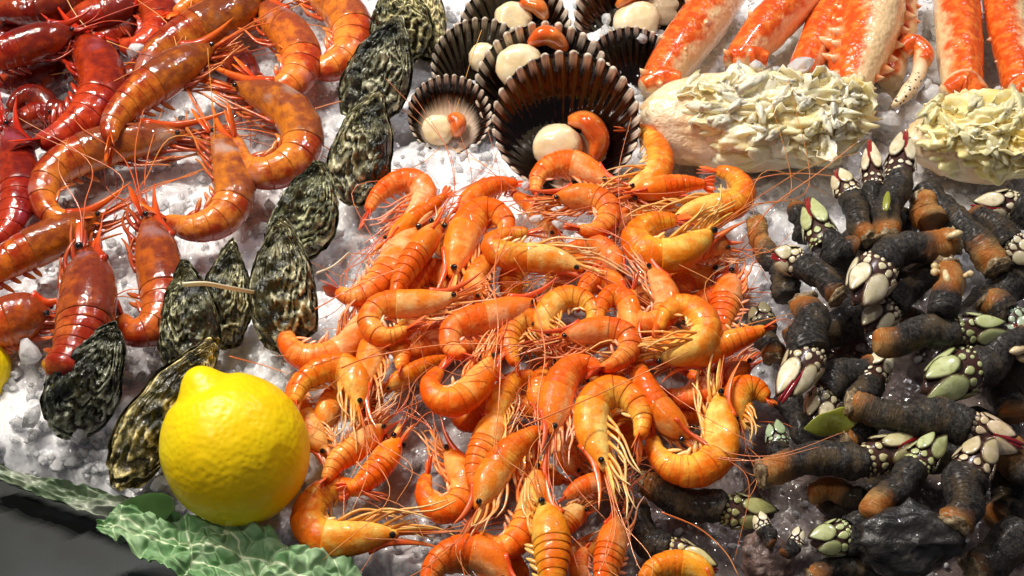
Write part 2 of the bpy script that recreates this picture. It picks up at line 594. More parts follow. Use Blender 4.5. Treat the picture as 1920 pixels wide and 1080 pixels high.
c = m.ramp(n1, [(0.35, (0.008, 0.008, 0.008)), (0.6, (0.035, 0.032, 0.03)), (0.75, (0.13, 0.12, 0.10))])
M['rock'] = m.set(col=c, rough=0.28, coat=0.3, normal=m.bump(m.noise(250, 4, 0.65), 0.6, 0.002))
m = NT("pink rock")
n1 = m.noise(110, 4, 0.6)
c = m.ramp(n1, [(0.35, (0.05, 0.03, 0.025)), (0.55, (0.20, 0.13, 0.11)), (0.75, (0.45, 0.37, 0.32))])
M['rock2'] = m.set(col=c, rough=0.35, coat=0.3, normal=m.bump(m.noise(300, 4, 0.65), 0.6, 0.002))

# lemon and greens
m = NT("lemon peel")
pits = m.vor(330, 'SMOOTH_F1')
n1 = m.noise(22, 3)
n2 = m.noise(110, 3)
c = m.mix(m.smooth(n1, 0.35, 0.7), (0.88, 0.60, 0.003), (0.93, 0.74, 0.006))
c = m.mix(m.math('MULTIPLY', m.smooth(m.noise(60, 4, 0.7), 0.70, 0.76), 0.5), c, (0.45, 0.25, 0.01))
hb = m.math('ADD', m.math('MULTIPLY', pits, 0.9), m.math('MULTIPLY', n2, 0.35))
M['lemon'] = m.set(col=c, rough=0.36, sss=0.12, sssr=(0.006, 0.004, 0.0005), normal=m.bump(hb, 0.36, 0.0012), spec=0.3)
m = NT("cabbage leaf")
ve = m.attr("vein")
n1 = m.noise(40, 3)
c = m.mix(m.smooth(n1, 0.35, 0.65), (0.12, 0.27, 0.10), (0.29, 0.44, 0.24))
c = m.mix(m.smooth(ve, 0.0, 0.9), c, (0.66, 0.75, 0.50))
c = m.mix(1.0, c, m.ocol(), 'MULTIPLY')
M['leaf'] = m.set(col=c, rough=0.5, spec=0.3, normal=m.bump(m.noise(300, 3), 0.25, 0.0008))
m = NT("leaf underside")
ve = m.attr("vein")
c = m.mix(m.smooth(m.noise(35, 4), 0.42, 0.62), (0.10, 0.15, 0.08), (0.28, 0.31, 0.24))
c = m.mix(m.math('MULTIPLY', ve, 0.4), c, (0.6, 0.66, 0.5))
M['leafback'] = m.set(col=c, rough=0.4, normal=m.bump(m.noise(250, 3), 0.25, 0.0008))
m = NT("dark leaf")
M['darkleaf'] = m.set(col=m.mix(m.noise(50, 3), (0.012, 0.035, 0.008), (0.05, 0.11, 0.02)), rough=0.35, normal=m.bump(m.noise(250, 3), 0.25, 0.0008))
m = NT("yellow leaf")
u, v = m.uvs()
c = m.mix(m.noise(90, 3), (0.14, 0.20, 0.02), (0.42, 0.40, 0.06))
M['yleaf'] = m.set(col=c, rough=0.2, coat=0.6, normal=m.bump(m.noise(250, 3), 0.3, 0.0008))
m = NT("pale strand")
M['strand'] = m.set(col=(0.80, 0.72, 0.50), rough=0.3, sss=0.1, sssr=(0.002, 0.002, 0.001))

# ------------------------------------------------------------------ the ice bed and the counter below it
EA, EB = P(-40, 850)[:2], P(640, 1075)[:2]
EN = np.array([-(EB - EA)[1], (EB - EA)[0]])
EN /= np.linalg.norm(EN)
if EN[1] < 0: EN = -EN
PILE = P(1010, 640)[:2]
BARN = P(1700, 720)[:2]


def sstep(x, a, b):
    t = np.clip((x - a) / (b - a), 0, 1)
    return t * t * (3 - 2 * t)


def ground(x, y):
    x, y = np.asarray(x, float), np.asarray(y, float)
    q = np.stack([x, y, 0 * x], -1).reshape(-1, 3)
    z = 0.0028 * fbm(q * 22, 2, 3).reshape(x.shape)
    z = z + 0.012 * np.exp(-(((x - PILE[0]) / 0.085) ** 2 + ((y - PILE[1]) / 0.085) ** 2))
    z = z + 0.004 * np.exp(-(((x - BARN[0]) / 0.10) ** 2 + ((y - BARN[1]) / 0.10) ** 2))
    e = (x - EA[0]) * EN[0] + (y - EA[1]) * EN[1]
    e = e + 0.006 * noise(q * 60, 9).reshape(x.shape)
    k = sstep(e, -0.004, 0.016)
    return z * k - 0.020 * (1 - k) - 0.004


def melt_and_falloff(x, y):  # mask by position: melted slush together with painted dimming away from the lamps
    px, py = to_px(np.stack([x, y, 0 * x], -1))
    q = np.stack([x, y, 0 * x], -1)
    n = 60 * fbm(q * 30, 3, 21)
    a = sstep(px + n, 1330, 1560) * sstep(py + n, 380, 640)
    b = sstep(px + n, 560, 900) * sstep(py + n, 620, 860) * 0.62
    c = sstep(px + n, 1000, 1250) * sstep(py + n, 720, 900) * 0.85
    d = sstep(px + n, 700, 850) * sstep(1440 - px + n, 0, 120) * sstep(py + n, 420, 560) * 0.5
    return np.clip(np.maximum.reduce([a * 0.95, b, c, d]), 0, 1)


xs, ys = np.arange(-0.43, 0.4301, 0.00165), np.arange(-0.245, 0.36, 0.00165)
X, Y = np.meshgrid(xs, ys)
wx = X + 0.002 * noise(np.stack([X, Y, 0 * X], -1).reshape(-1, 3) * 180, 5).reshape(X.shape)
wy = Y + 0.002 * noise(np.stack([X, Y, 0 * X], -1).reshape(-1, 3) * 180, 6).reshape(X.shape)
W = melt_and_falloff(X.ravel(), Y.ravel()).reshape(X.shape)
Z = ground(X, Y)
for cell, amp, tl, sd in ((0.0140, 0.0015, 0.26, 1), (0.0070, 0.0009, 0.30, 2)):
    f1, f2, idx, off = worley(wx / cell, wy / cell, sd)
    zz = np.zeros_like(idx[0])
    hh = hash3(idx[0], idx[1], zz, sd + 20) - 0.5
    tx, ty = hash3(idx[0], idx[1], zz, sd + 30) - 0.5, hash3(idx[0], idx[1], zz, sd + 40) - 0.5
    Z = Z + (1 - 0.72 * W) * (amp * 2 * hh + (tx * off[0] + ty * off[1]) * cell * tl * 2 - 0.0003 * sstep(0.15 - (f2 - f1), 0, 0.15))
V = np.stack([X, Y, Z], -1).reshape(-1, 3)
ice = mk("ice", V, gridf(len(ys), len(xs)), M['ice'], attr={"wet": W.ravel()})  # "wet" holds meltwater together with the painted lamp falloff
tag(ice, "bed of wet crushed ice under the seafood", kind='structure')
cx = np.linspace(-0.6, 0.6, 40)
cy = np.linspace(-0.6, 0.1, 30)
CX, CY = np.meshgrid(cx, cy)
V = np.stack([CX, CY, -0.016 + 0 * CX], -1).reshape(-1, 3)
tag(mk("counter", V, gridf(30, 40), M['counter']), "dark counter below the ice", kind='structure')


def chunk_mesh(c, r, rs, flat=0.7, rnd=0.35):
    """one irregular faceted bit of ice"""
    V, F, U = blob((0, 0, 0), (1, 0, 0), (0, 1, 0), (0, 0, 1), 5, 7)
    V = V * (1 + rnd * (rs.rand(len(V), 1) - 0.5))
    A = nrm(rs.randn(3))
    B = nrm(np.cross(A, rs.randn(3)))
    R = np.stack([A, B, np.cross(A, B)])
    sc = np.array([1.0, rs.uniform(0.55, 0.95), rs.uniform(0.45, 0.8) * flat / 0.7])
    return np.array(c) + (V * sc * r) @ R, F, U


rs = np.random.RandomState(3)
bits = []
while len(bits) < 2200:
    px, py = rs.uniform(-20, 1940), rs.uniform(-20, 1090)
    p = P(px, py)
    if (p[:2] - EA) @ EN < 0.004: continue
    w = melt_and_falloff(p[:1], p[1:2])[0]
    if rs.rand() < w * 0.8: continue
    r = rs.uniform(0.0011, 0.0030) * (1.5 if rs.rand() < 0.12 else 1)
    bits.append(chunk_mesh((p[0], p[1], float(ground(p[0], p[1])) + r * 0.45 + 0.001), r, rs))
n0 = len(bits)
while len(bits) < n0 + 420:
    px, py = (rs.uniform(-20, 330), rs.uniform(560, 950)) if rs.rand() < .3 else (rs.uniform(-20, 1940), rs.uniform(-20, 1090))
    p = P(px, py)
    if (p[:2] - EA) @ EN < 0.008 or rs.rand() < melt_and_falloff(p[:1], p[1:2])[0] * .9: continue
    r = rs.uniform(0.0026, 0.0056)
    bits.append(chunk_mesh((p[0], p[1], float(ground(p[0], p[1])) + r * 0.25 + 0.001), r, rs, 0.7, 0.45))
V, F, U = join(bits)
tag(mk("ice_grains", V, F, M['clear'], uv=U, smooth=False), "loose grains of clear ice over the ice bed", kind='stuff')


def ice_chunk(px, py, r, h, label):
    p = P(px, py, h)
    V, F, U = chunk_mesh(p, r * mpp(p), rs, 0.7, 0.5)
    o = mk("ice_chunk", V, F, M['clear'], uv=U, smooth=False)
    o.data.polygons.foreach_set("use_smooth", np.ones(len(o.data.polygons), bool))
    md = o.modifiers.new("round", 'BEVEL')
    md.width, md.segments = 0.0008, 2
    tag(o, label, "ice chunk", "clear chunks of ice among the seafood")


# ------------------------------------------------------------------ shrimps and prawns
def curve3(pts, h, n):
    q = [(p[0], p[1], h + (p[2] if len(p) > 2 else 0)) for p in pts]
    q = spline(q, n)
    return np.array([P(*r) for r in q])


def blade(p0, d, wdir, L, wid, th, bend=None, n=7, sides=8, leafy=False):
    d, wdir = nrm(d), nrm(wdir)
    t = np.linspace(0, 1, n)
    C = np.array(p0) + np.outer(t * L, d)
    if bend is not None: C = C + np.outer(t ** 2, bend)
    R = wid * (np.sin(np.pi * np.clip(t * 0.80 + 0.14, 0, 1)) ** 0.7)
    if leafy:
        R = wid * np.sin(np.pi * t) ** 0.8 * (1 + .12 * np.sin(t * 9)) * np.interp(t, [0, .3, .7, 1], [.9, 1, .95, .75])
        C = C + np.outer(np.sin(t * 6) * wid * .14, np.cross(d, wdir))
    return tube(C, np.maximum(R, wid * 0.05), sides, ref=wdir, flat=th / wid)


PROF_S = [0, .05, .12, .22, .34, .46, .58, .67, .77, .86, .93, 1.0]
PROF_R = [.36, .46, .58, .74, .90, 1.0, 1.02, 1.0, .93, .74, .48, .20]
SEG = [0.0, .13, .225, .315, .405, .49, .575]


def shrimp(pts, w, h, label, kind='shr', tilt=18, flip=0, tint=None, legs=5, ants=4, rost=0.26, group=None, limb=1.12, fan=1.0, seed=None, antlen=1.0, blunt=0.0, split=None):
    rs = np.random.RandomState(seed if seed is not None else int(abs(pts[0][0] * 7 + pts[0][1] * 13 + pts[-1][0] * 3)) % 99991)
    N = 60
    C = curve3(pts, h, N)
    T = tangents(C)
    mid = C[N // 2]
    sc = mpp(mid)
    Wm = w * sc * (1.09 if kind == 'shr' else 1.12)
    L = float(np.linalg.norm(np.diff(C, axis=0), axis=1).sum())
    Vw = nrm(CAM - mid)
    S = nrm(np.cross(T, Vw))
    turn = float((np.cross(T[:-1], T[1:]) @ Vw).sum())
    sg = 1.0 if turn > 0 else -1.0
    if flip: sg *= -1
    a = math.radians(tilt)
    D = math.cos(a) * sg * S + math.sin(a) * Vw
    D = nrm(D - (D * T).sum(1)[:, None] * T)
    B = np.cross(T, D)
    near = 1.0 if (B[N // 2] @ Vw) > 0 else -1.0
    base = (mid[0], mid[1], max(0.0, mid[2] - Wm))
    if kind == 'shr':
        nm, cat, group = 'cooked_shrimp', 'shrimp', group or 'cooked orange shrimps heaped in the middle'
    else:
        nm, cat, group = 'red_prawn', 'prawn', group or 'raw red prawns lying on the ice'
    root = thing(nm, base, label, cat, group)
    if tint is None:
        k = rs.uniform(0.85, 1.04)
        tint = (k, k * rs.uniform(0.70, 1.06), k * rs.uniform(0.6, 1.3))
    ev = lambda A, s: np.stack([np.interp(s, np.linspace(0, 1, N), A[:, k]) for k in range(3)], -1)
    SIDES = 18
    sp = split or (1.0 if kind == 'shr' else .88)
    SEGS = [x * sp for x in SEG]
    ang = np.linspace(0, 2 * math.pi, SIDES, endpoint=False)
    ca, sa = np.cos(ang), np.sin(ang)
    prof = np.where(ca > 0, ca * 1.02, ca * 0.86)

    def rings(ss, scale, sag=0.0):
        ss = np.asarray(ss, float)
        c, d, b, t = ev(C, ss), nrm(ev(D, ss)), nrm(ev(B, ss)), nrm(ev(T, ss))
        r = np.maximum(np.interp(ss, PROF_S, PROF_R), blunt * np.clip(ss / .05, .45, 1) ** .5 * (ss < .6)) * Wm * np.asarray(scale)
        off = r[:, None, None] * (prof[None, :, None] * d[:, None, :] + 0.84 * sa[None, :, None] * b[:, None, :])
        skew = -sag * Wm * np.clip(-ca, 0, 1)[None, :, None] * t[:, None, :]
        return c[:, None, :] + off + skew

    vv = np.abs(((ang + math.pi) % (2 * math.pi)) - math.pi) / math.pi

    def piece(name, ss, scale, mat, sag=0.0, capend=False):
        R = rings(ss, scale, sag)
        n = len(ss)
        V = R.reshape(-1, 3)
        F = gridf(n, SIDES, True)
        u = np.repeat((np.asarray(ss) - min(ss)) / (max(ss) - min(ss)), SIDES)
        uv = np.stack([u, np.tile(vv, n)], 1)
        F.append(tuple(range(SIDES))[::-1])
        F.append(tuple(range((n - 1) * SIDES, n * SIDES)))
        V = V * 1.0
        return mk(name, V, F, mat, root, uv=uv, col=tint)

    for k in range(6):
        s0, s1 = SEGS[k], SEGS[k + 1]
        e = 0.05 if k < 5 else 0.03
        ss = [s0 + 0.004, s0, s0 + 0.006, s0 + 0.25 * (s1 - s0), s0 + 0.5 * (s1 - s0), s0 + 0.75 * (s1 - s0), s1, s1 + e * 0.6]
        sl = [0.90, 1.0, 1.025, 1.025, 1.015, 1.0, 0.975, 0.93]
        if kind == 'red':
            sl = [1 + (x - 1) * .4 for x in sl]
        if k == 0:
            ss = [0.0] + ss[3:]
            sl = [0.75] + sl[3:]
        piece('segment', ss, sl, M[kind + '_seg'], sag=0.10)
    ss = [.570 * sp, .565 * sp, .573 * sp, .60 * sp, .65 * sp, .70 * (.5 + .5 * sp), .75, .80, .85, .90, .94, .97, .99, 1.0]
    sl = [.90, 1.01, 1.035, 1.04, 1.04, 1.05, 1.05, 1.05, 1.04, 1.03, 1.0, .98, .92, .7]
    piece('carapace', ss, sl, M[kind + '_head'], sag=0.06)
    # rostrum
    s = np.array([.80, .90])
    c0, d0, t0 = ev(C, .93), nrm(ev(D, .93)), nrm(ev(T, .97))
    b0 = nrm(ev(B, .95))
    r9 = np.interp(.93, PROF_S, PROF_R) * Wm
    p0 = ev(C, .80) + nrm(ev(D, .80)) * np.interp(.80, PROF_S, PROF_R) * Wm * 0.90
    t = np.linspace(0, 1, 10)
    Lr = L * (rost + 0.16)
    up = rs.uniform(0.05, 0.14) * Lr
    p1 = c0 + d0 * r9 * 0.95
    q = spline([p0, p1, p1 + t0 * Lr * 0.4 + d0 * up * .15, p1 + t0 * Lr * 0.75 + d0 * up], 12)
    tt = np.linspace(0, 1, 12)
    V, F, U = tube(q, Wm * (0.30 * (1 - tt) ** 0.9 + 0.012), 7, ref=d0, flat=0.5)
    mk('rostrum', V, F, M[kind + '_fin'], root, uv=U, col=tint)
    # eyes
    hc, hd = ev(C, .955), nrm(ev(D, .955))
    for sd in (-1, 1):
        rr = np.interp(.955, PROF_S, PROF_R) * Wm
        stalk = hc + hd * rr * 0.45 + b0 * sd * rr * 0.98
        e = stalk + b0 * sd * Wm * 0.10 + t0 * Wm * 0.05
        re = Wm * (0.19 if kind == 'shr' else 0.13)
        V, F, U = blob(e, t0 * re, hd * re, b0 * re, 8, 10)
        mk('eye', V, F, M['eye'], root, uv=U)
    # scaphocerite blades and antennules bunched in front
    fr = ev(C, .985)
    for sd in (-1, 1):
        V, F, U = blade(fr + b0 * sd * Wm * 0.24 - d0 * Wm * 0.1, t0 + b0 * sd * 0.12 - d0 * rs.uniform(-.05, .12), d0 * 0.5 + b0 * 0.9, L * rs.uniform(.17, .23), Wm * 0.20, Wm * 0.05)
        mk('antennal_scale', V, F, M[kind + ('_head' if kind == 'shr' else '_fin')], root, uv=U, col=tint)
    for k in range(7 if kind == 'shr' else 4):
        d = nrm(t0 * 1.0 - d0 * rs.uniform(-.12, .42) + b0 * rs.uniform(-.32, .32))
        d2 = nrm(d + rs.randn(3) * .22)
        p = fr - d0 * Wm * rs.uniform(.0, .35) + b0 * Wm * rs.uniform(-.3, .3) - t0 * Wm * .35
        Lk = L * rs.uniform(.14, .27)
        q = spline([p, p + d * Lk * .5, p + d * Lk * .5 + d2 * Lk * .5], 7)
        V, F, U = tube(q, Wm * np.linspace(rs.uniform(.10, .15), .02, 7), 5, ref=Vw)
        mk('mouthpart', V, F, M[kind + '_limb'], root, uv=U, col=tint)
    # legs: bunched forward from below the carapace
    for k in range(legs):
        for sd in (-1, 1):
            if sd != near and k % 2 == 1 and tilt > 5 and kind == 'shr' and legs < 6:
                continue
            s0 = .64 + .068 * k
            r0 = np.interp(s0, PROF_S, PROF_R) * Wm
            dd, bb, tt_ = nrm(ev(D, s0)), nrm(ev(B, s0)), nrm(ev(T, min(1, s0 + .1)))
            p = ev(C, s0) - dd * r0 * 0.72 + bb * sd * r0 * 0.42
            Ll = L * limb * rs.uniform(.24, .42) * (1.15 if k > 2 else 0.95)
            a1 = rs.uniform(.45, 1.0)
            d1 = nrm(tt_ * (a1 + .35) - dd * rs.uniform(.10, .55) + bb * sd * rs.uniform(0, .35))
            d2 = nrm(tt_ * rs.uniform(.8, 1.2) - dd * rs.uniform(-.25, .20) + bb * sd * rs.uniform(-.25, .25))
            d3 = nrm(d2 + rs.randn(3) * 0.30)
            q = spline([p, p + d1 * Ll * .33, p + d1 * Ll * .33 + d2 * Ll * .37, p + d1 * Ll * .33 + d2 * Ll * .37 + d3 * Ll * .30], 10)
            q[:, 2] = np.maximum(q[:, 2], ground(q[:, 0], q[:, 1]) + 0.0015)
            tl = np.linspace(0, 1, 10)
            V, F, U = tube(q, Wm * (0.075 * (1 - tl) + 0.034), 5, ref=Vw)
            mk('leg', V, F, M[kind + '_limb'], root, uv=U, col=tint)
    # swimmerets
    for k in range(5):
        s0 = SEGS[k + 1] + 0.02
        r0 = np.interp(s0, PROF_S, PROF_R) * Wm
        dd, bb, tt_ = nrm(ev(D, s0)), nrm(ev(B, s0)), nrm(ev(T, s0))
        p = ev(C, s0) - dd * r0 * 0.70 + bb * near * r0 * 0.35
        V, F, U = blade(p, -dd * 0.8 + tt_ * rs.uniform(.3, .9), tt_, Wm * rs.uniform(.55, .85), Wm * 0.12, Wm * 0.06, n=6, sides=6)
        mk('swimmeret', V, F, M[kind + '_limb'], root, uv=U, col=tint)
    # tail fan
    c0, d0, b0, t0 = C[0], D[0], B[0], T[0]
    fl = L * 0.155 * fan
    for k, (sp, lift) in enumerate(((0, .12), (.30, .05), (-.30, .05), (.62, -.1), (-.62, -.1))):
        d = -t0 + b0 * sp * 0.8 + d0 * (lift + rs.uniform(-.12, .12)) + (b0 * 0) - d0 * 0.05
        V, F, U = blade(C[1] - d0 * 0.05 * Wm + b0 * sp * Wm * .35, d, b0 + d0 * 0.55 * (1 if sp >= 0 else -1), fl * (1.05 if k else .9), Wm * (0.24 if k else .17), Wm * 0.05)
        mk('tail_fin', V, F, M[kind + '_fin'], root, uv=U, col=tint)
    # antennae
    for k in range(ants):
        p = ev(C, .985) + b0 * 0 + nrm(ev(B, .97)) * (0.3 if k % 2 else -0.3) * Wm
        La = L * rs.uniform(.7, 1.5) * antlen
        t1 = nrm(ev(T, .97))
        s1 = nrm(np.cross(t1, Vw))
        k1, k2 = rs.uniform(-.5, .5), rs.uniform(-.8, .8)
        z1 = rs.uniform(0.0, .25)
        q = spline([p, p + (t1 + s1 * k1 * .3 + Vw * z1 * .6) * La * .3, p + (t1 * .62 + s1 * k1 * .6 + Vw * z1 * .35) * La, p + (t1 * .9 + s1 * (k1 + k2) * .7 + Vw * z1 * .25) * La], 22)
        q[:, 2] = np.maximum(q[:, 2], ground(q[:, 0], q[:, 1]) + 0.002)
        tl = np.linspace(0, 1, 22)
        rr = (0.00034 if kind == 'shr' else 0.00048) * (1 - .6 * tl)
        V, F, U = tube(q, rr, 4, ref=Vw)
        mk('antenna', V, F, M[kind + '_ant'], root, uv=U, col=tint)
    return root


# ------------------------------------------------------------------ oysters
def oyster(base, tip, w, hb, ht, label, roll=0, tint=(1, 1, 1), seed=0, dome=0.66):
    A, Bp = P(*base, hb), P(*tip, ht)
    c = (A + Bp) / 2
    Ln = float(np.linalg.norm(Bp - A)) / 2
    ya = nrm(Bp - A)
    Vw = nrm(CAM - c)
    xa = nrm(np.cross(ya, Vw))
    na = np.cross(xa, ya)
    a = math.radians(roll)
    xa, na = xa * math.cos(a) + na * math.sin(a), na * math.cos(a) - xa * math.sin(a)
    Wd = w * mpp(c)
    root = thing('oyster', tuple(A), label, 'oyster', 'closed oysters standing in a row on the ice')
    nr, nt = 64, 150
    rho = np.linspace(0, 1, nr)
    th = np.linspace(0, 2 * math.pi, nt, endpoint=False)
    R, TH = np.meshgrid(rho, th, indexing='ij')
    cs, sn = np.cos(TH), np.sin(TH)
    q = np.stack([cs, sn, 0 * cs + seed * 7.3], -1).reshape(-1, 3)
    out = 1 + 0.07 * fbm(q * 1.5, 2, 40).reshape(R.shape) + 0.035 * noise(q * 5, 41).reshape(R.shape) + .015 * noise(q * 12, 42).reshape(R.shape)
    ox = Wd * sn * (1 - 0.52 * np.clip(0.5 + 0.5 * cs, 0, 1) ** 1.9) * 1.06 * out
    oy = Ln * cs * out
    bend = 0.16 * Wd * math.sin(seed * 2.1)
    ox = ox + bend * (oy / Ln) ** 2 - bend * .5
    uy = 0.80 * Ln
    ux = bend * .4
    sgs = 1 if seed % 4 else -1

    def valve(name, sgn, H, grow, frill):
        n2 = fbm(np.stack([R * 4 + seed, cs * 1.7, sn * 1.7], -1).reshape(-1, 3), 3, 50 + (sgn > 0)).reshape(R.shape)
        x = ux * (1 - R) + ox * R * grow
        y = uy * (1 - R) + oy * R * grow
        yy = np.clip((uy - y) / Ln, 0, 2)
        z = H * (1 - R ** 2.4) ** 0.6 * (0.30 + 0.70 * sstep(yy, 0, .75)) * (1 + 0.22 * n2)
        sx = x / Wd * sgs
        z = z - H * .28 * np.clip(sx, -.2, 1.2) * (1 - R ** 4)
        g = R * 7.5 + 1.2 * n2 + 0.6 * noise(np.stack([cs * 2 + seed, sn * 2, R * 2], -1).reshape(-1, 3), 60).reshape(R.shape)
        saw = (g - np.floor(g))
        side = np.clip(.5 + .55 * sx + .35 * (R - .6), 0, 1)
        side = np.maximum(side, sstep(R, .86, .97))
        amp = (0.25 + 1.0 * side) * np.clip(R * 3, 0, 1)
        z = z + amp * H * 0.27 * (saw ** 0.8 - 0.5) + 0.16 * H * fbm(np.stack([x, y, 0 * x], -1).reshape(-1, 3) * 190 + seed, 4, 62).reshape(R.shape)
        z = z + frill * R ** 4 * np.sin(TH * 11 + 4 * n2 + seed)
        V = c + x[..., None] * xa + y[..., None] * ya + sgn * z[..., None] * na
        V = V.reshape(-1, 3)
        F = gridf(nr, nt, True, sgn > 0)
        uv = np.stack([R, TH / 6.2832], -1).reshape(-1, 2)
        mk(name, V, F, M['oyster'], root, uv=uv, col=tint, attr={"ridge": saw.ravel() ** 1.5, "side": side.ravel()})

    valve('upper_shell', 1, Wd * dome, 1.0, Wd * .025)
    valve('lower_shell', -1, Wd * 0.5, 1.07, Wd * .05)
    return root


# ------------------------------------------------------------------ scallops
def scallop(cx, cy, Rpx, h, label, ang=0, tip=0, yaw=0, dark=0.5, depth=0.42, meat=None, roe=None, mantle=False, tint2=0):
    c = P(cx, cy, h)
    R = Rpx * .95 * mpp(c)
    Vw = nrm(CAM - c)
    n = nrm(Vw + math.tan(math.radians(tip)) * np.array([0, 0, 1.0]) * 1 + math.tan(math.radians(yaw)) * RGT)
    up = UPV - (UPV @ n) * n
    up = nrm(up)
    rt = np.cross(up, n)
    a = math.radians(ang)
    ya, xa = up * math.cos(a) - rt * math.sin(a), rt * math.cos(a) + up * math.sin(a)
    root = thing('scallop', tuple(c - ya * R), label, 'scallop', 'opened scallops in their half shells')
    nr, nf, ribs = 44, 28 * 8 + 1, 28
    v = np.linspace(0, 1, nf)
    phi = (v - 0.5) * math.radians(166)
    u = np.linspace(0.0, 1, nr)
    U, PH = np.meshgrid(u, phi, indexing='ij')
    VV = np.broadcast_to(v, U.shape)
    rib = np.sin(2 * math.pi * ribs * VV)
    chord = 2 * R * np.cos(PH) ** 0.9 * (1 + 0.012 * np.sign(rib) * np.abs(rib) ** .6 * U ** 3)
    x = U * chord * np.sin(PH) * 1.03
    y = -R + U * chord * np.cos(PH)
    rr = np.clip((x / R / 1.05) ** 2 + (y / R) ** 2, 0, 1.1)
    z = -depth * R * (1 - rr) + 0.014 * R * rib * U ** 2.5 * np.cos(PH) ** .3 + depth * R * .10 * rr * rr
    V = (c + x[..., None] * xa + y[..., None] * ya + z[..., None] * n).reshape(-1, 3)
    uv = np.stack([U, VV], -1).reshape(-1, 2)
    o = mk('shell', V, gridf(nr, nf), M['scallop'], root, uv=uv, col=(dark, tint2, 0))
    md = o.modifiers.new("thick", 'SOLIDIFY')
    md.thickness, md.offset = R * 0.035, 1
    # ears at the hinge
    t = []
    for sd in (-1, 1):
        q = [c - ya * R * 1.0 + xa * sd * R * k - n * 0.02 * R for k in (0.0, .22, .44)]
        t.append(tube(np.array(q), [R * .17, R * .15, R * .05], 8, ref=ya, flat=0.3))
    V, F, UU = join(t)
    mk('hinge_ear', V, F, M['scallop'], root, uv=UU * 0.8, col=(dark, 0, 0))
    loc = lambda p: c + p[0] * R * xa + p[1] * R * ya + (-depth * R * max(0, 1 - p[0] ** 2 - p[1] ** 2) + p[2] * R) * n
    if meat:
        mx, my, mr, mz = meat
        b = loc((mx, my, mz))
        V, F, UU = blob((0, 0, 0), (1, 0, 0), (0, 1, 0), (0, 0, 1), 16, 28, 0.62)
        V = V * (1 + 0.09 * fbm(V * 1.8 + cx, 3, 5)[:, None])
        V = b + mr * R * (V[:, :1] * xa + V[:, 1:2] * ya * .95 + V[:, 2:] * n * 0.75)
        mk('muscle', V, F, M['muscle'], root, uv=UU)
    if roe:
        pts = [loc(p) for p in roe[0]]
        q = spline(pts, 18)
        t = np.linspace(0, 1, 18)
        V, F, UU = tube(q, roe[1] * R * np.sin(np.pi * np.clip(t * .95 + .03, 0, 1)) ** .5, 14, ref=n, flat=0.62)
        V = V + (0.07 * R * fbm(V / R * 3 + cx, 2, 8))[:, None] * n
        mk('roe', V, F, M['roe'], root, uv=UU)
    if mantle:
        b = loc(mantle)
        V, F, UU = blob((0, 0, 0), (1, 0, 0), (0, 1, 0), (0, 0, 1), 14, 30)
        V = V * (1 + 0.22 * fbm(V * 2.5 + cx, 3, 9)[:, None])
        V = b + R * (.42 * V[:, :1] * xa + .34 * V[:, 1:2] * ya + .12 * V[:, 2:] * n)
        mk('mantle', V, F, M['mantle'], root, uv=UU)
    return root


# ------------------------------------------------------------------ goose barnacles
def plate_mesh(c, ax, sd, nr_, L, Wd, H, point=0.6, n=7, m=18):
    """domed plate, pointed at +ax"""
    rho = np.linspace(0.1, 1, n)
    th = np.linspace(0, 2 * math.pi, m, endpoint=False)
    R, TH = np.meshgrid(rho, th, indexing='ij')
    cs, sn = np.cos(TH), np.sin(TH)
    x = np.where(cs > 0, cs * 1.15, cs * 0.85) * L * R
    y = sn * Wd * R * (1 - point * np.clip(cs, 0, 1) ** 1.3)
    z = H * (1 - R ** 2.4) ** .6
    V = np.array(c) + x[..., None] * ax + y[..., None] * sd + z[..., None] * nr_
    V = V.reshape(-1, 3)
    F = gridf(n, m, True, True)
    F.append(tuple(range(m)))
    V = np.vstack([V, (np.array(c) - nr_ * H * 0.5)[None]])
    k = len(V) - 1
    F += [((n - 1) * m + (j + 1) % m, (n - 1) * m + j, k) for j in range(m)]
    uv = np.vstack([np.stack([R, TH / 6.2832], -1).reshape(-1, 2), [[1, 0]]])
    return V, F, uv


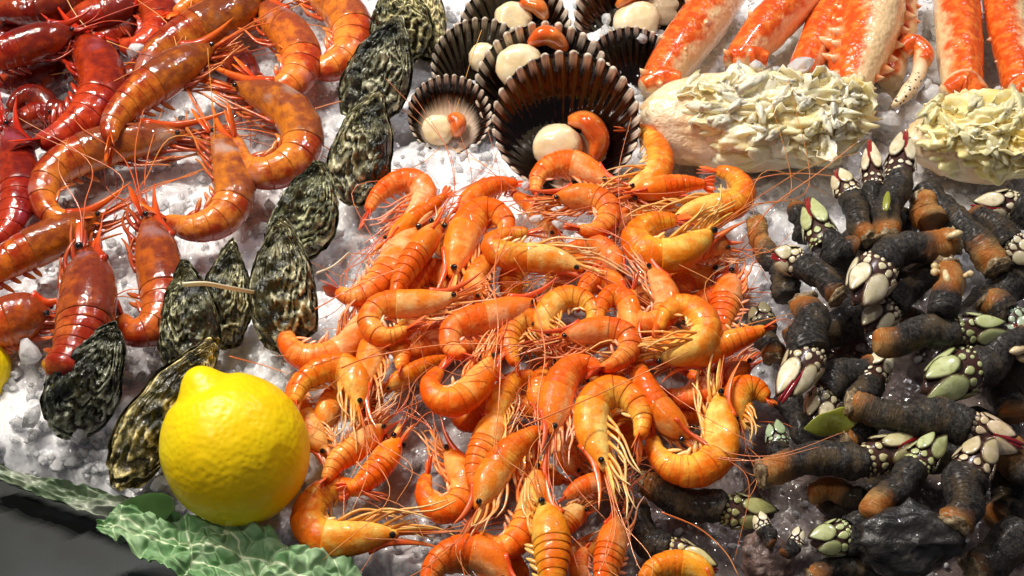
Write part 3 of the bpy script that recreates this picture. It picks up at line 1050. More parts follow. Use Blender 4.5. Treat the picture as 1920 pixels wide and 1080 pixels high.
def barnacle(pts, w, h, label, head=True, orange=0.18, ptint=(1, 1, 1), lip=True, crust=True, hw=0.93, gritty=0.0, group=None, spread=1.0, babies=0):
    rs = np.random.RandomState(int(pts[0][0] * 3 + pts[0][1] * 7) % 9999)
    st = pts[:-1] if head else pts
    n = 46
    C = curve3(st, h, n)
    mid = C[n // 2]
    sc = mpp(mid)
    Wm = w * sc * .94
    bt = np.linspace(0, 1, n)
    C = C + (Wm * .30 * np.sin(bt * math.pi * 1.6 + rs.uniform(0, 6)) * np.sin(bt * math.pi))[:, None] * nrm(np.cross(C[-1] - C[0], CAM - mid))
    T = tangents(C)
    Vw = nrm(CAM - mid)
    root = thing('goose_barnacle', tuple(C[0]), label, 'barnacle', group or 'goose barnacles piled on the right')
    t = np.linspace(0, 1, n)
    rad = Wm * np.interp(t, [0, .08, .3, .7, .92, 1], [.72, .88, .90, 1.0, 1.06, .98])
    sides = 20
    V, F, U = tube(C, rad, sides, ref=Vw)
    q = V / Wm
    k = len(V) - 2
    ringn = np.repeat(t, sides)
    dr = 0.05 * noise(np.stack([ringn * 30, U[:k, 1] * 1.5, 0 * ringn + pts[0][0]], -1), 3) + 0.22 * fbm(q[:k] * .8, 2, 4)
    dr = dr + gritty * 0.16 * fbm(q[:k] * 4, 2, 6)
    Cr = np.repeat(C, sides, 0)
    V[:k] = Cr + (V[:k] - Cr) * (1 + dr)[:, None]
    mk('stalk', V, F, M['stalk'], root, uv=U, col=(orange, 0, 0))
    if crust:
        V, F, UU = blob((0, 0, 0), (1, 0, 0), (0, 1, 0), (0, 0, 1), 14, 22)
        V = V * (1 + 0.34 * fbm(V * 2.6 + pts[0][0], 3, 7)[:, None])
        S = nrm(np.cross(T[0], Vw))
        Q = np.cross(S, T[0])
        V = C[0] + Wm * .78 * (V[:, :1] * S + V[:, 1:2] * Q + V[:, 2:] * 0.45 * T[0])
        mk('base_crust', V, F, M['crust'], root, uv=UU)
    for k in range(babies):
        s = rs.uniform(.02, .35)
        i = int(s * n)
        ph = rs.uniform(-1.2, 1.2)
        S = nrm(np.cross(T[i], Vw))
        d = Vw * math.cos(ph) + S * math.sin(ph)
        p = C[i] + d * rad[i]
        qq = spline([p, p + d * Wm * .4 + T[i] * rs.uniform(-.3, .3) * Wm, p + d * Wm * .5 + T[i] * rs.uniform(-.9, .9) * Wm], 9)
        V, F, UU = tube(qq, Wm * np.array([.16, .17, .18, .19, .22, .25, .24, .17, .05]), 8)
        mk('young_barnacle', V, F, M['plate'], root, uv=UU * .6, col=(1.0, .82, .6))
    if not head:
        return root
    tip = P(pts[-1][0], pts[-1][1], h + (pts[-1][2] if len(pts[-1]) > 2 else (pts[-2][2] if len(pts[-2]) > 2 else 0)))
    nk = C[-1]
    ax = nrm(tip - nk)
    Lh = float(np.linalg.norm(tip - nk))
    sd = nrm(np.cross(ax, Vw))
    nv = np.cross(sd, ax)
    nv = nv if nv @ Vw > 0 else -nv
    tt = np.linspace(0, 1, 12)
    core = nk - ax * Wm * .15 + np.outer(tt * (Lh * .93 + Wm * .15), ax)
    cr = Wm * hw * np.interp(tt, [0, .15, .45, .75, 1], [.94, 1.06, 1.02, .72, .16])
    V, F, UU = tube(core, cr, 18, ref=sd, flat=0.66)
    mk('head_skin', V, F, M['skin'], root, uv=UU)
    rc = lambda u: Wm * hw * np.interp(u, [0, .15, .45, .75, 1], [.94, 1.06, 1.02, .72, .16])

    def put(u, ph, L, Wd, pt=.6, H=.22, name='plate', tin=ptint):
        r = rc(u)
        off = sd * math.sin(ph) * r + nv * math.cos(ph) * r * .66
        nn = nrm(sd * math.sin(ph) * .7 + nv * math.cos(ph) + ax * .15)
        a2 = nrm(ax - (ax @ nn) * nn)
        s2 = np.cross(nn, a2)
        V, F, UU = plate_mesh(nk + ax * u * Lh + off * 0.97, a2, s2, nn, L, Wd, Wd * H, pt)
        k = rs.uniform(.88, 1.08)
        mk(name, V, F, M['plate'], root, uv=UU, col=tuple(k * x for x in tin))

    s_ = rs.choice([-1, 1])
    put(.60, .58 * s_ * spread, Lh * .37, Wm * hw * .66, .55, .30)
    put(.52, -.62 * s_ * spread, Lh * .32, Wm * hw * .56, .45, .30)
    put(.42, -1.35 * s_, Lh * .34, Wm * hw * .40, .5, .3)
    put(.40, 1.50 * s_, Lh * .32, Wm * hw * .40, .5, .3)
    put(.45, math.pi, Lh * .40, Wm * hw * .6, .7, .25)
    for k in range(13):
        ph = -2.4 + 4.8 * (k + rs.uniform(-.2, .2)) / 12
        put(.06 + rs.uniform(-.03, .03), ph, Wm * rs.uniform(.14, .22), Wm * rs.uniform(.14, .20), .3, .5, 'scale')
    for k in range(7):
        ph = -2.1 + 4.2 * (k + rs.uniform(-.2, .2)) / 6
        put(.22 + rs.uniform(-.04, .03), ph, Wm * rs.uniform(.26, .38), Wm * rs.uniform(.22, .32), .5, .4, 'scale')
    for k in range(12):
        ph = -2.3 + 4.6 * (k + .5 + rs.uniform(-.2, .2)) / 12
        put(-.03 + rs.uniform(-.02, .02), ph, Wm * rs.uniform(.08, .14), Wm * rs.uniform(.09, .14), .2, .6, 'scale')
    if lip:
        for e in (-.10, .10):
            qq = np.array([nk + ax * Lh * u + sd * Wm * (e - .12 * s_ * (1 - u)) + nv * rc(u) * .70 for u in np.linspace(.45, 1.04, 8)])
            V, F, UU = tube(qq, Wm * np.array([.10, .12, .14, .15, .15, .15, .13, .07]), 8)
            mk('lip', V, F, M['lip'], root, uv=UU)
    return root


def lump(name, px, py, rx, ry, h, mat, label, cat, rough=.35, seed=0, sharp=False, group=None):
    c = P(px, py, h)
    s = mpp(c)
    V, F, U = blob((0, 0, 0), (1, 0, 0), (0, 1, 0), (0, 0, 1), 40, 60)
    d = fbm(V * 1.5 + seed, 4, 12)
    if sharp:
        d = np.maximum(d, -.2) + .45 * np.abs(noise(V * 2.6 + seed, 15))
    V = V * (1 + rough * d)[:, None]
    V = c + s * (V[:, :1] * rx * RGT + V[:, 1:2] * ry * UPV + V[:, 2:] * min(rx, ry) * .8 * (-FWD))
    o = mk(name, V, F, mat, uv=U)
    return tag(o, label, cat, group)

# ------------------------------------------------------------------ red prawns, top of the list lies highest
RP = [
 ([(-15, 462), (18, 428), (32, 365), (28, 300), (14, 235)], 36, 20, "deep red prawn cut by the photo edge, its body hanging straight down", dict(tilt=30)),
 ([(72, 268), (118, 252), (162, 218), (188, 172), (183, 126), (158, 92), (128, 66)], 42, 26, "dark red glossy prawn bent round with a thick banded tail", dict(tilt=25)),
 ([(-70, 128), (-20, 112), (40, 92), (90, 76), (140, 56)], 33, 38, "long dark red prawn head pointing at the bent glossy red prawn", dict(tilt=10, flip=1)),
 ([(225, 85), (262, 88), (292, 66), (298, 28), (280, -8), (255, -45)], 34, 18, "ruby red prawn tail curling beside a grey lump of ice", dict(tilt=20)),
 ([(120, 40), (165, 30), (210, 15), (250, -12)], 34, 22, "red prawn with white glints at the top of the heap", dict(tilt=60)),
 ([(-30, 20), (30, 18), (95, 8), (160, -18)], 30, 30, "darkest red prawn in the corner of the heap", dict(tilt=20)),
 ([(262, 150), (296, 104), (345, 75), (400, 46), (455, 14), (500, -18)], 40, 26, "amber prawn head shell with a long purple grey back", dict(tilt=5)),
 ([(205, 262), (214, 228), (252, 188), (302, 152), (352, 118), (402, 86)], 36, 38, "brown orange prawn stretched diagonally with an orange beak", dict(tilt=5)),
 ([(140, 415), (98, 402), (82, 366), (102, 325), (150, 294), (212, 274), (282, 262), (350, 250)], 36, 22, "brown prawn curled into a hook around bare ice, head shell mauve", dict(tilt=8)),
 ([(312, 414), (362, 426), (410, 410), (436, 370), (433, 325), (420, 285), (398, 248)], 36, 24, "prawn with a violet head shell and tan tail bent into a hook over ice", dict(tilt=15)),
 ([(440, 262), (460, 310), (505, 322), (552, 295), (563, 248), (536, 205), (488, 180), (435, 160)], 38, 26, "plump orange brown prawn curled tightly with glinting head shell", dict(tilt=15)),
 ([(478, 152), (515, 170), (552, 148), (562, 108), (542, 68), (512, 38), (492, 0)], 36, 24, "bright orange prawn curled below the prawn nearest the oysters", dict(tilt=20)),
 ([(572, 116), (615, 126), (650, 100), (658, 58), (636, 18), (600, -12), (560, -34)], 38, 20, "bright orange prawn curled nearest the tall oysters at the top", dict(tilt=20)),
 ([(106, 706), (126, 678), (146, 640), (158, 600), (163, 555), (165, 510), (168, 468)], 54, 40, "big red prawn seen from above with purple sheen and white glints", dict(tilt=66, legs=6, rost=.14, fan=.05, blunt=.72, split=.78)),
 ([(226, 596), (250, 622), (292, 608), (303, 560), (296, 505), (286, 455), (275, 405)], 42, 28, "red prawn with a glittering head shell behind the grey green oysters", dict(tilt=30)),
 ([(-70, 552), (-22, 515), (40, 480), (92, 455), (142, 430), (192, 402)], 36, 26, "amber prawn with a bright red beak lying under the purple sheen prawn", dict(tilt=5, rost=.30)),
 ([(-60, 640), (0, 612), (50, 596), (98, 588)], 44, 16, "orange red prawn body at the photo edge above melting ice", dict(tilt=15)),
 ([(15, 205), (48, 182), (82, 192), (96, 222)], 22, 14, "small dark red prawn tucked inside the bend of the glossy one", dict(tilt=20)),
 ([(330, 25), (370, 5), (420, -20), (470, -50)], 30, 30, "orange prawn legs and head cut by the top of the photo", dict(tilt=-10)),
]
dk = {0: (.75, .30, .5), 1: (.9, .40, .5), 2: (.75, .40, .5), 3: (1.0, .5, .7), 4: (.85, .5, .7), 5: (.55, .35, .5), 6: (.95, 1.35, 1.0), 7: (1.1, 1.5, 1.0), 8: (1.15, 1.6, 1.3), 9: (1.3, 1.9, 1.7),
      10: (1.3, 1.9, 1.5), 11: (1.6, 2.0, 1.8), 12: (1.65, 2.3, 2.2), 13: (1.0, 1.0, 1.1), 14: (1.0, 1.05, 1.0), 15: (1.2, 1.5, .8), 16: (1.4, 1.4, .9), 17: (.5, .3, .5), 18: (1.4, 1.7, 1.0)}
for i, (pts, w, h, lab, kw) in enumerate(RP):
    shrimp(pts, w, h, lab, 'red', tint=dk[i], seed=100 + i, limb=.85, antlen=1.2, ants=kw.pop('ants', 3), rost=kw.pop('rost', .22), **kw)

rs = np.random.RandomState(4)
for k, (x, y) in enumerate([(30, 60), (110, 110), (60, 150), (220, 60), (190, 30), (240, 150), (20, 5), (330, 40), (150, 20), (440, 110), (95, 215)]):
    a = rs.uniform(-.9, .9)
    c, s = math.cos(a), -math.sin(a)
    b = rs.uniform(-.6, .6)
    pts = [(x + c * t * 75 - s * b * t * t * 60, y + s * t * 60 + c * b * t * t * 60) for t in (-1, -.5, 0, .5, 1)]
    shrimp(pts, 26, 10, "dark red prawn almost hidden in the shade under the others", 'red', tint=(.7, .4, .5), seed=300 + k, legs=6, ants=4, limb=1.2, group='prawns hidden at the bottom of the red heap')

# ------------------------------------------------------------------ oysters
OY = [
 ((805, 112), (790, -60), 42, 4, 30, "oyster at the very top of the row with a golden brown shell", 10, (1.7, 1.5, 1.0)),
 ((752, 120), (742, -38), 62, 16, 52, "broad olive oyster at the top, overlapped by a taller dark one", 8, (1.6, 1.5, 1.0)),
 ((672, 240), (748, 38), 66, 14, 55, "tall black and olive oyster with a pale frilled edge facing the scallops", 12, (1.0, 1.0, .9)),
 ((662, 378), (706, 178), 60, 16, 50, "black oyster with a cream beak just above the orange shrimps", 10, (1.05, 1.0, .8)),
 ((538, 488), (604, 306), 62, 14, 46, "grey green oyster with two tiny white barnacles on its dark side", 14, (1.0, 1.05, .8)),
 ((537, 652), (523, 412), 64, 18, 58, "upright oyster with half grey ruffled shell nearest the orange shrimps", 6, (1.2, 1.15, .95)),
 ((425, 652), (432, 454), 48, 8, 44, "narrow striped oyster behind the pale strand", 6, (1.3, 1.25, 1.0)),
 ((352, 712), (352, 498), 60, 14, 54, "dark oyster under the end of the pale strand, frilled on one side", 8, (1.05, 1.05, .85)),
 ((118, 808), (212, 612), 70, 14, 52, "black slate oyster below the purple sheen prawn's tail", 8, (.75, .8, .8)),
 ((225, 905), (398, 640), 62, 16, 48, "brown oyster leaning behind the lemon", -8, (1.7, 1.45, .85)),
]
for i, (b, t, w, hb, ht, lab, roll, tint) in enumerate(OY):
    tint = tuple(1.25 * x for x in tint)
    oyster(b, t, w, hb, ht, lab, roll, tint, seed=i + 1)

# ------------------------------------------------------------------ scallops
scallop(1062, 228, 137, 38, "biggest scallop, black brown ribs tipped white, in front of the others", ang=-3, tip=-4, dark=.16, depth=.40,
        meat=(-.10, -.38, .36, .26), roe=([(.02, .02, .30), (.30, .0, .24), (.48, -.25, .22), (.42, -.55, .24)], .29), mantle=(.30, -.50, .06))
scallop(1020, 165, 128, 22, "black ribbed scallop directly behind the biggest one", ang=2, tip=6, dark=.02, depth=.38,
        meat=(-.36, .34, .36, .40), roe=([(-.22, .66, .34), (.08, .78, .30), (.38, .56, .30)], .25))
scallop(843, 215, 78, 14, "smallest scallop with a striped cream and brown shell", ang=-4, tip=4, dark=.78, depth=.38,
        meat=(-.25, -.40, .42, .20), roe=([(-.05, -.08, .46), (.22, -.16, .40), (.18, -.55, .38)], .36), mantle=(.2, -.45, .08))
scallop(905, 125, 95, 12, "brown edged scallop half hidden behind the black ribbed one", ang=-12, tip=12, dark=.15, depth=.38, meat=(.0, .18, .33, .36))
scallop(965, 60, 105, 8, "purple brown scallop at the top centre with cream meat", ang=4, tip=12, dark=.05, depth=.42,
        meat=(-.02, .22, .36, .34), roe=([(.12, .50, .40), (.42, .46, .36), (.62, .18, .34)], .26))
scallop(1180, 130, 84, 12, "dark scallop wedged beside the first crab leg", ang=6, tip=10, dark=.20, depth=.42)
scallop(1190, 30, 112, 8, "scallop cut by the top of the photo beside the crab legs", ang=8, tip=12, dark=.08, depth=.42,
        meat=(.02, -.08, .40, .24), roe=([(-.30, .22, .30), (.0, .38, .28), (.35, .36, .26)], .2), mantle=(.5, .1, .1))

# ------------------------------------------------------------------ king crab
def crab_leg(root, pts, ws, h, name='leg', flat=.85, ns=0, spin=0, mat='crab'):
    C = curve3(pts, h, 30)
    mid = C[15]
    Vw = nrm(CAM - mid)
    T = tangents(C)
    S = nrm(np.cross(T, Vw))
    ref = nrm(Vw * math.cos(math.radians(spin)) + S * math.sin(math.radians(spin)))
    R = np.interp(np.linspace(0, 1, 30), np.linspace(0, 1, len(ws)), ws) * mpp(mid)
    V, F, U = tube(C, R, 26, ref=ref, flat=flat)
    k = len(V) - 2
    Cr = np.repeat(C, 26, 0)
    V[:k] = Cr + (V[:k] - Cr) * (1 + .035 * fbm(V[:k] * 140, 3, 31))[:, None]
    o = mk(name, V, F, M[mat], root, uv=U)
    return o, C, R, T, Vw, S


def spines(root, C, R, T, Vw, S, rows, n, size, lo=.1, hi=.95):
    rs = np.random.RandomState(len(ORIG))
    for ph in rows:
        for k in range(n):
            i = int(np.clip((lo + (hi - lo) * (k + rs.uniform(-.15, .15)) / max(1, n - 1)) * 29, 1, 28))
            d = nrm(Vw * math.cos(ph) + S[i] * math.sin(ph))
            p = C[i] + d * R[i] * .86
            L = size * R[i] * rs.uniform(.75, 1.25)
            V, F, U = tube(np.array([p - d * L * .2, p + d * L * .3, p + d * L * .75 + T[i] * L * .1, p + d * L + T[i] * L * .2]), L * np.array([.55, .42, .17, .03]), 8)
            mk('spine', V, F, M['spine'], root, uv=U)


def crab_body(px, py, rx, ry, h, label, nflk, seed, shift=.12, mt=(1, .97, .90)):
    c = P(px, py, h)
    s = mpp(c)
    root = thing('crab_section', (c[0], c[1], 0.0), label, 'crab', 'king crab sections with the legs on')
    up2 = nrm(UPV * .9 + FWD * .2)
    n2 = np.cross(RGT, up2)
    V, F, U = blob((0, 0, 0), (1, 0, 0), (0, 1, 0), (0, 0, 1), 70, 110, .8)
    q = V * 1.0
    V = V * (1 + .10 * fbm(V * 1.6 + seed, 4, 33) + .05 * np.abs(noise(V * 5 + seed, 37)))[:, None]
    V = c + s * (V[:, :1] * rx * RGT + V[:, 1:2] * ry * up2 + V[:, 2:] * ry * .75 * n2)
    mk('body_shell', V, F, M['membrane'], root, uv=U)
    # torn meat on the cut face
    V, F, U = blob((0, 0, 0), (1, 0, 0), (0, 1, 0), (0, 0, 1), 90, 150)
    d = fbm(V * np.array([2.6, 3.4, 3]) + seed, 5, 34)
    V = V * (1 + .24 * d + .20 * np.abs(noise(V * np.array([4, 8, 6]) + seed, 35)))[:, None]
    V = c + s * ((V[:, :1] * rx * .84 + rx * shift) * RGT + (V[:, 1:2] * ry * .90 - ry * .04) * up2 + (V[:, 2:] * ry * .66 + ry * .30) * n2)
    mk('meat', V, F, M['meat'], root, uv=U, col=mt)
    rs = np.random.RandomState(seed)
    fl = []
    nflk = int(nflk * .55)
    for k in range(nflk):
        a, b = rs.uniform(-.95, .95), rs.uniform(-.95, .75)
        if abs(a) > .8 and b < 0 or (b < -.45 and a < -.3): continue
        zz = math.sqrt(max(.02, 1 - .8 * a * a - .45 * b * b))
        p = c + s * ((a * rx * .84 + rx * shift) * RGT + (b * ry * .86 - ry * .04) * up2 + (zz * ry * .66 + ry * .30) * n2)
        d = nrm(RGT * rs.uniform(-1, 1) + up2 * rs.uniform(-.6, .3) + n2 * rs.uniform(-.05, .22))
        w = nrm(np.cross(d, n2 + .35 * rs.randn(3)))
        L = s * rs.uniform(22, 74)
        nu, nv = 9, 7
        uu, v2 = np.meshgrid(np.linspace(0, 1, nu), np.linspace(-1, 1, nv), indexing='ij')
        wd = L * rs.uniform(.28, .55) * np.sin(np.pi * (.12 + .80 * uu)) ** .8 * (1 + .35 * rs.uniform(-1, 1, uu.shape))
        nn = np.cross(d, w)
        crl = L * rs.uniform(-.3, .3)
        V = p - n2 * L * .10 - d * L * .4 + (uu * L)[..., None] * d + (v2 * wd)[..., None] * w + (crl * uu ** 2 + .22 * L * (v2 ** 2) * rs.choice([-1, 1]) + L * .05 * rs.uniform(-1, 1, uu.shape))[..., None] * nn
        V = V.reshape(-1, 3)
        F = gridf(nu, nv)
        fl.append((V, F, np.stack([uu, v2 * .5 + .5], -1).reshape(-1, 2)))
    for k in range(60):
        a, b = rs.uniform(-.9, .95), rs.uniform(-.95, .8)
        if b < -.4 and a < -.2: continue
        zz = math.sqrt(max(.02, 1 - .8 * a * a - .45 * b * b))
        p = c + s * ((a * rx * .84 + rx * shift) * RGT + (b * ry * .86 - ry * .04) * up2 + (zz * ry * .68 + ry * .32) * n2)
        V, F, U = blob((0, 0, 0), (1, 0, 0), (0, 1, 0), (0, 0, 1), 9, 12)
        V = V * (1 + .5 * fbm(V * 2.2 + k * 3.1, 3, 39)[:, None])
        ln = nrm(RGT * rs.uniform(-1, 1) - up2 * rs.uniform(0, 1) + n2 * .2)
        V = V + (V @ ln)[:, None] * ln * rs.uniform(.6, 3.2)
        fl.append((p + V * s * rs.uniform(4, 11), F, U))
    V, F, U = join(fl)
    o = mk('meat_flakes', V, F, M['meat'], root, uv=U, col=mt)
    md = o.modifiers.new("thick", 'SOLIDIFY')
    md.thickness = .0007
    o['kind'] = 'stuff'
    return root


r1 = crab_body(1412, 226, 205, 92, 26, "king crab section with four legs, its torn white meat above the orange shrimps", 125, 5)
a = crab_leg(r1, [(1225, 168), (1268, 105), (1318, 40), (1368, -40)], [34, 47, 50, 52], 26, spin=-45)
spines(r1, *a[1:], [-.9, .1], 4, .5)
a = crab_leg(r1, [(1205, 162), (1235, 150), (1275, 152)], [16, 30, 22], 30, name='leg_joint', spin=-20)
a = crab_leg(r1, [(1378, 122), (1425, 68), (1480, 10), (1540, -50)], [28, 44, 46, 48], 30, spin=-40)
spines(r1, *a[1:], [-1.0], 4, .5)
a = crab_leg(r1, [(1370, 118), (1410, 108), (1440, 112)], [14, 30, 18], 30, name='leg_joint', spin=-20)
a = crab_leg(r1, [(1500, 142), (1535, 75), (1570, 0), (1590, -60)], [30, 38, 42, 42], 20, spin=-30)
a = crab_leg(r1, [(1596, 190), (1602, 130), (1622, 60), (1640, -40)], [26, 52, 66, 58], 28, flat=1.15, spin=-55)
spines(r1, *a[1:], [-1.45, -.75, 1.30], 8, .5, .12, .85)
spines(r1, *a[1:], [-.2, .5], 4, .4, .3, .8)
a = crab_leg(r1, [(1585, 180), (1600, 172), (1622, 186)], [12, 24, 14], 32, name='leg_joint')
a = crab_leg(r1, [(1668, 150), (1676, 100), (1690, 40), (1690, -30)], [26, 36, 34, 34], 16, name='small_leg', spin=-20)
spines(r1, *a[1:], [1.2], 5, .35, .3, .95)
a = crab_leg(r1, [(1688, 96), (1712, 84), (1732, 100), (1730, 118)], [20, 24, 22, 18], 26, name='small_leg_joint', spin=-20)
a = crab_leg(r1, [(1728, 104), (1722, 140), (1702, 172), (1676, 198)], [19, 15, 17, 7], 24, name='claw_tip', mat='dactyl')
r2 = crab_body(1850, 258, 150, 84, 26, "second king crab section, yellow stained meat above the dark barnacles", 120, 9, 0.0, (1, .93, .66))
a = crab_leg(r2, [(1806, 172), (1800, 100), (1796, 40), (1792, -40)], [40, 47, 48, 49], 22, spin=25)
spines(r2, *a[1:], [.6], 3, .3)
a = crab_leg(r2, [(1772, 172), (1805, 158), (1842, 178)], [18, 36, 22], 28, name='leg_joint')
a = crab_leg(r2, [(1920, 172), (1906, 100), (1890, 40), (1880, -40)], [40, 44, 46, 48], 22, spin=-30)
spines(r2, *a[1:], [-.9], 5, .34)
a = crab_leg(r2, [(1900, 176), (1920, 165), (1950, 178)], [18, 32, 22], 28, name='leg_joint')

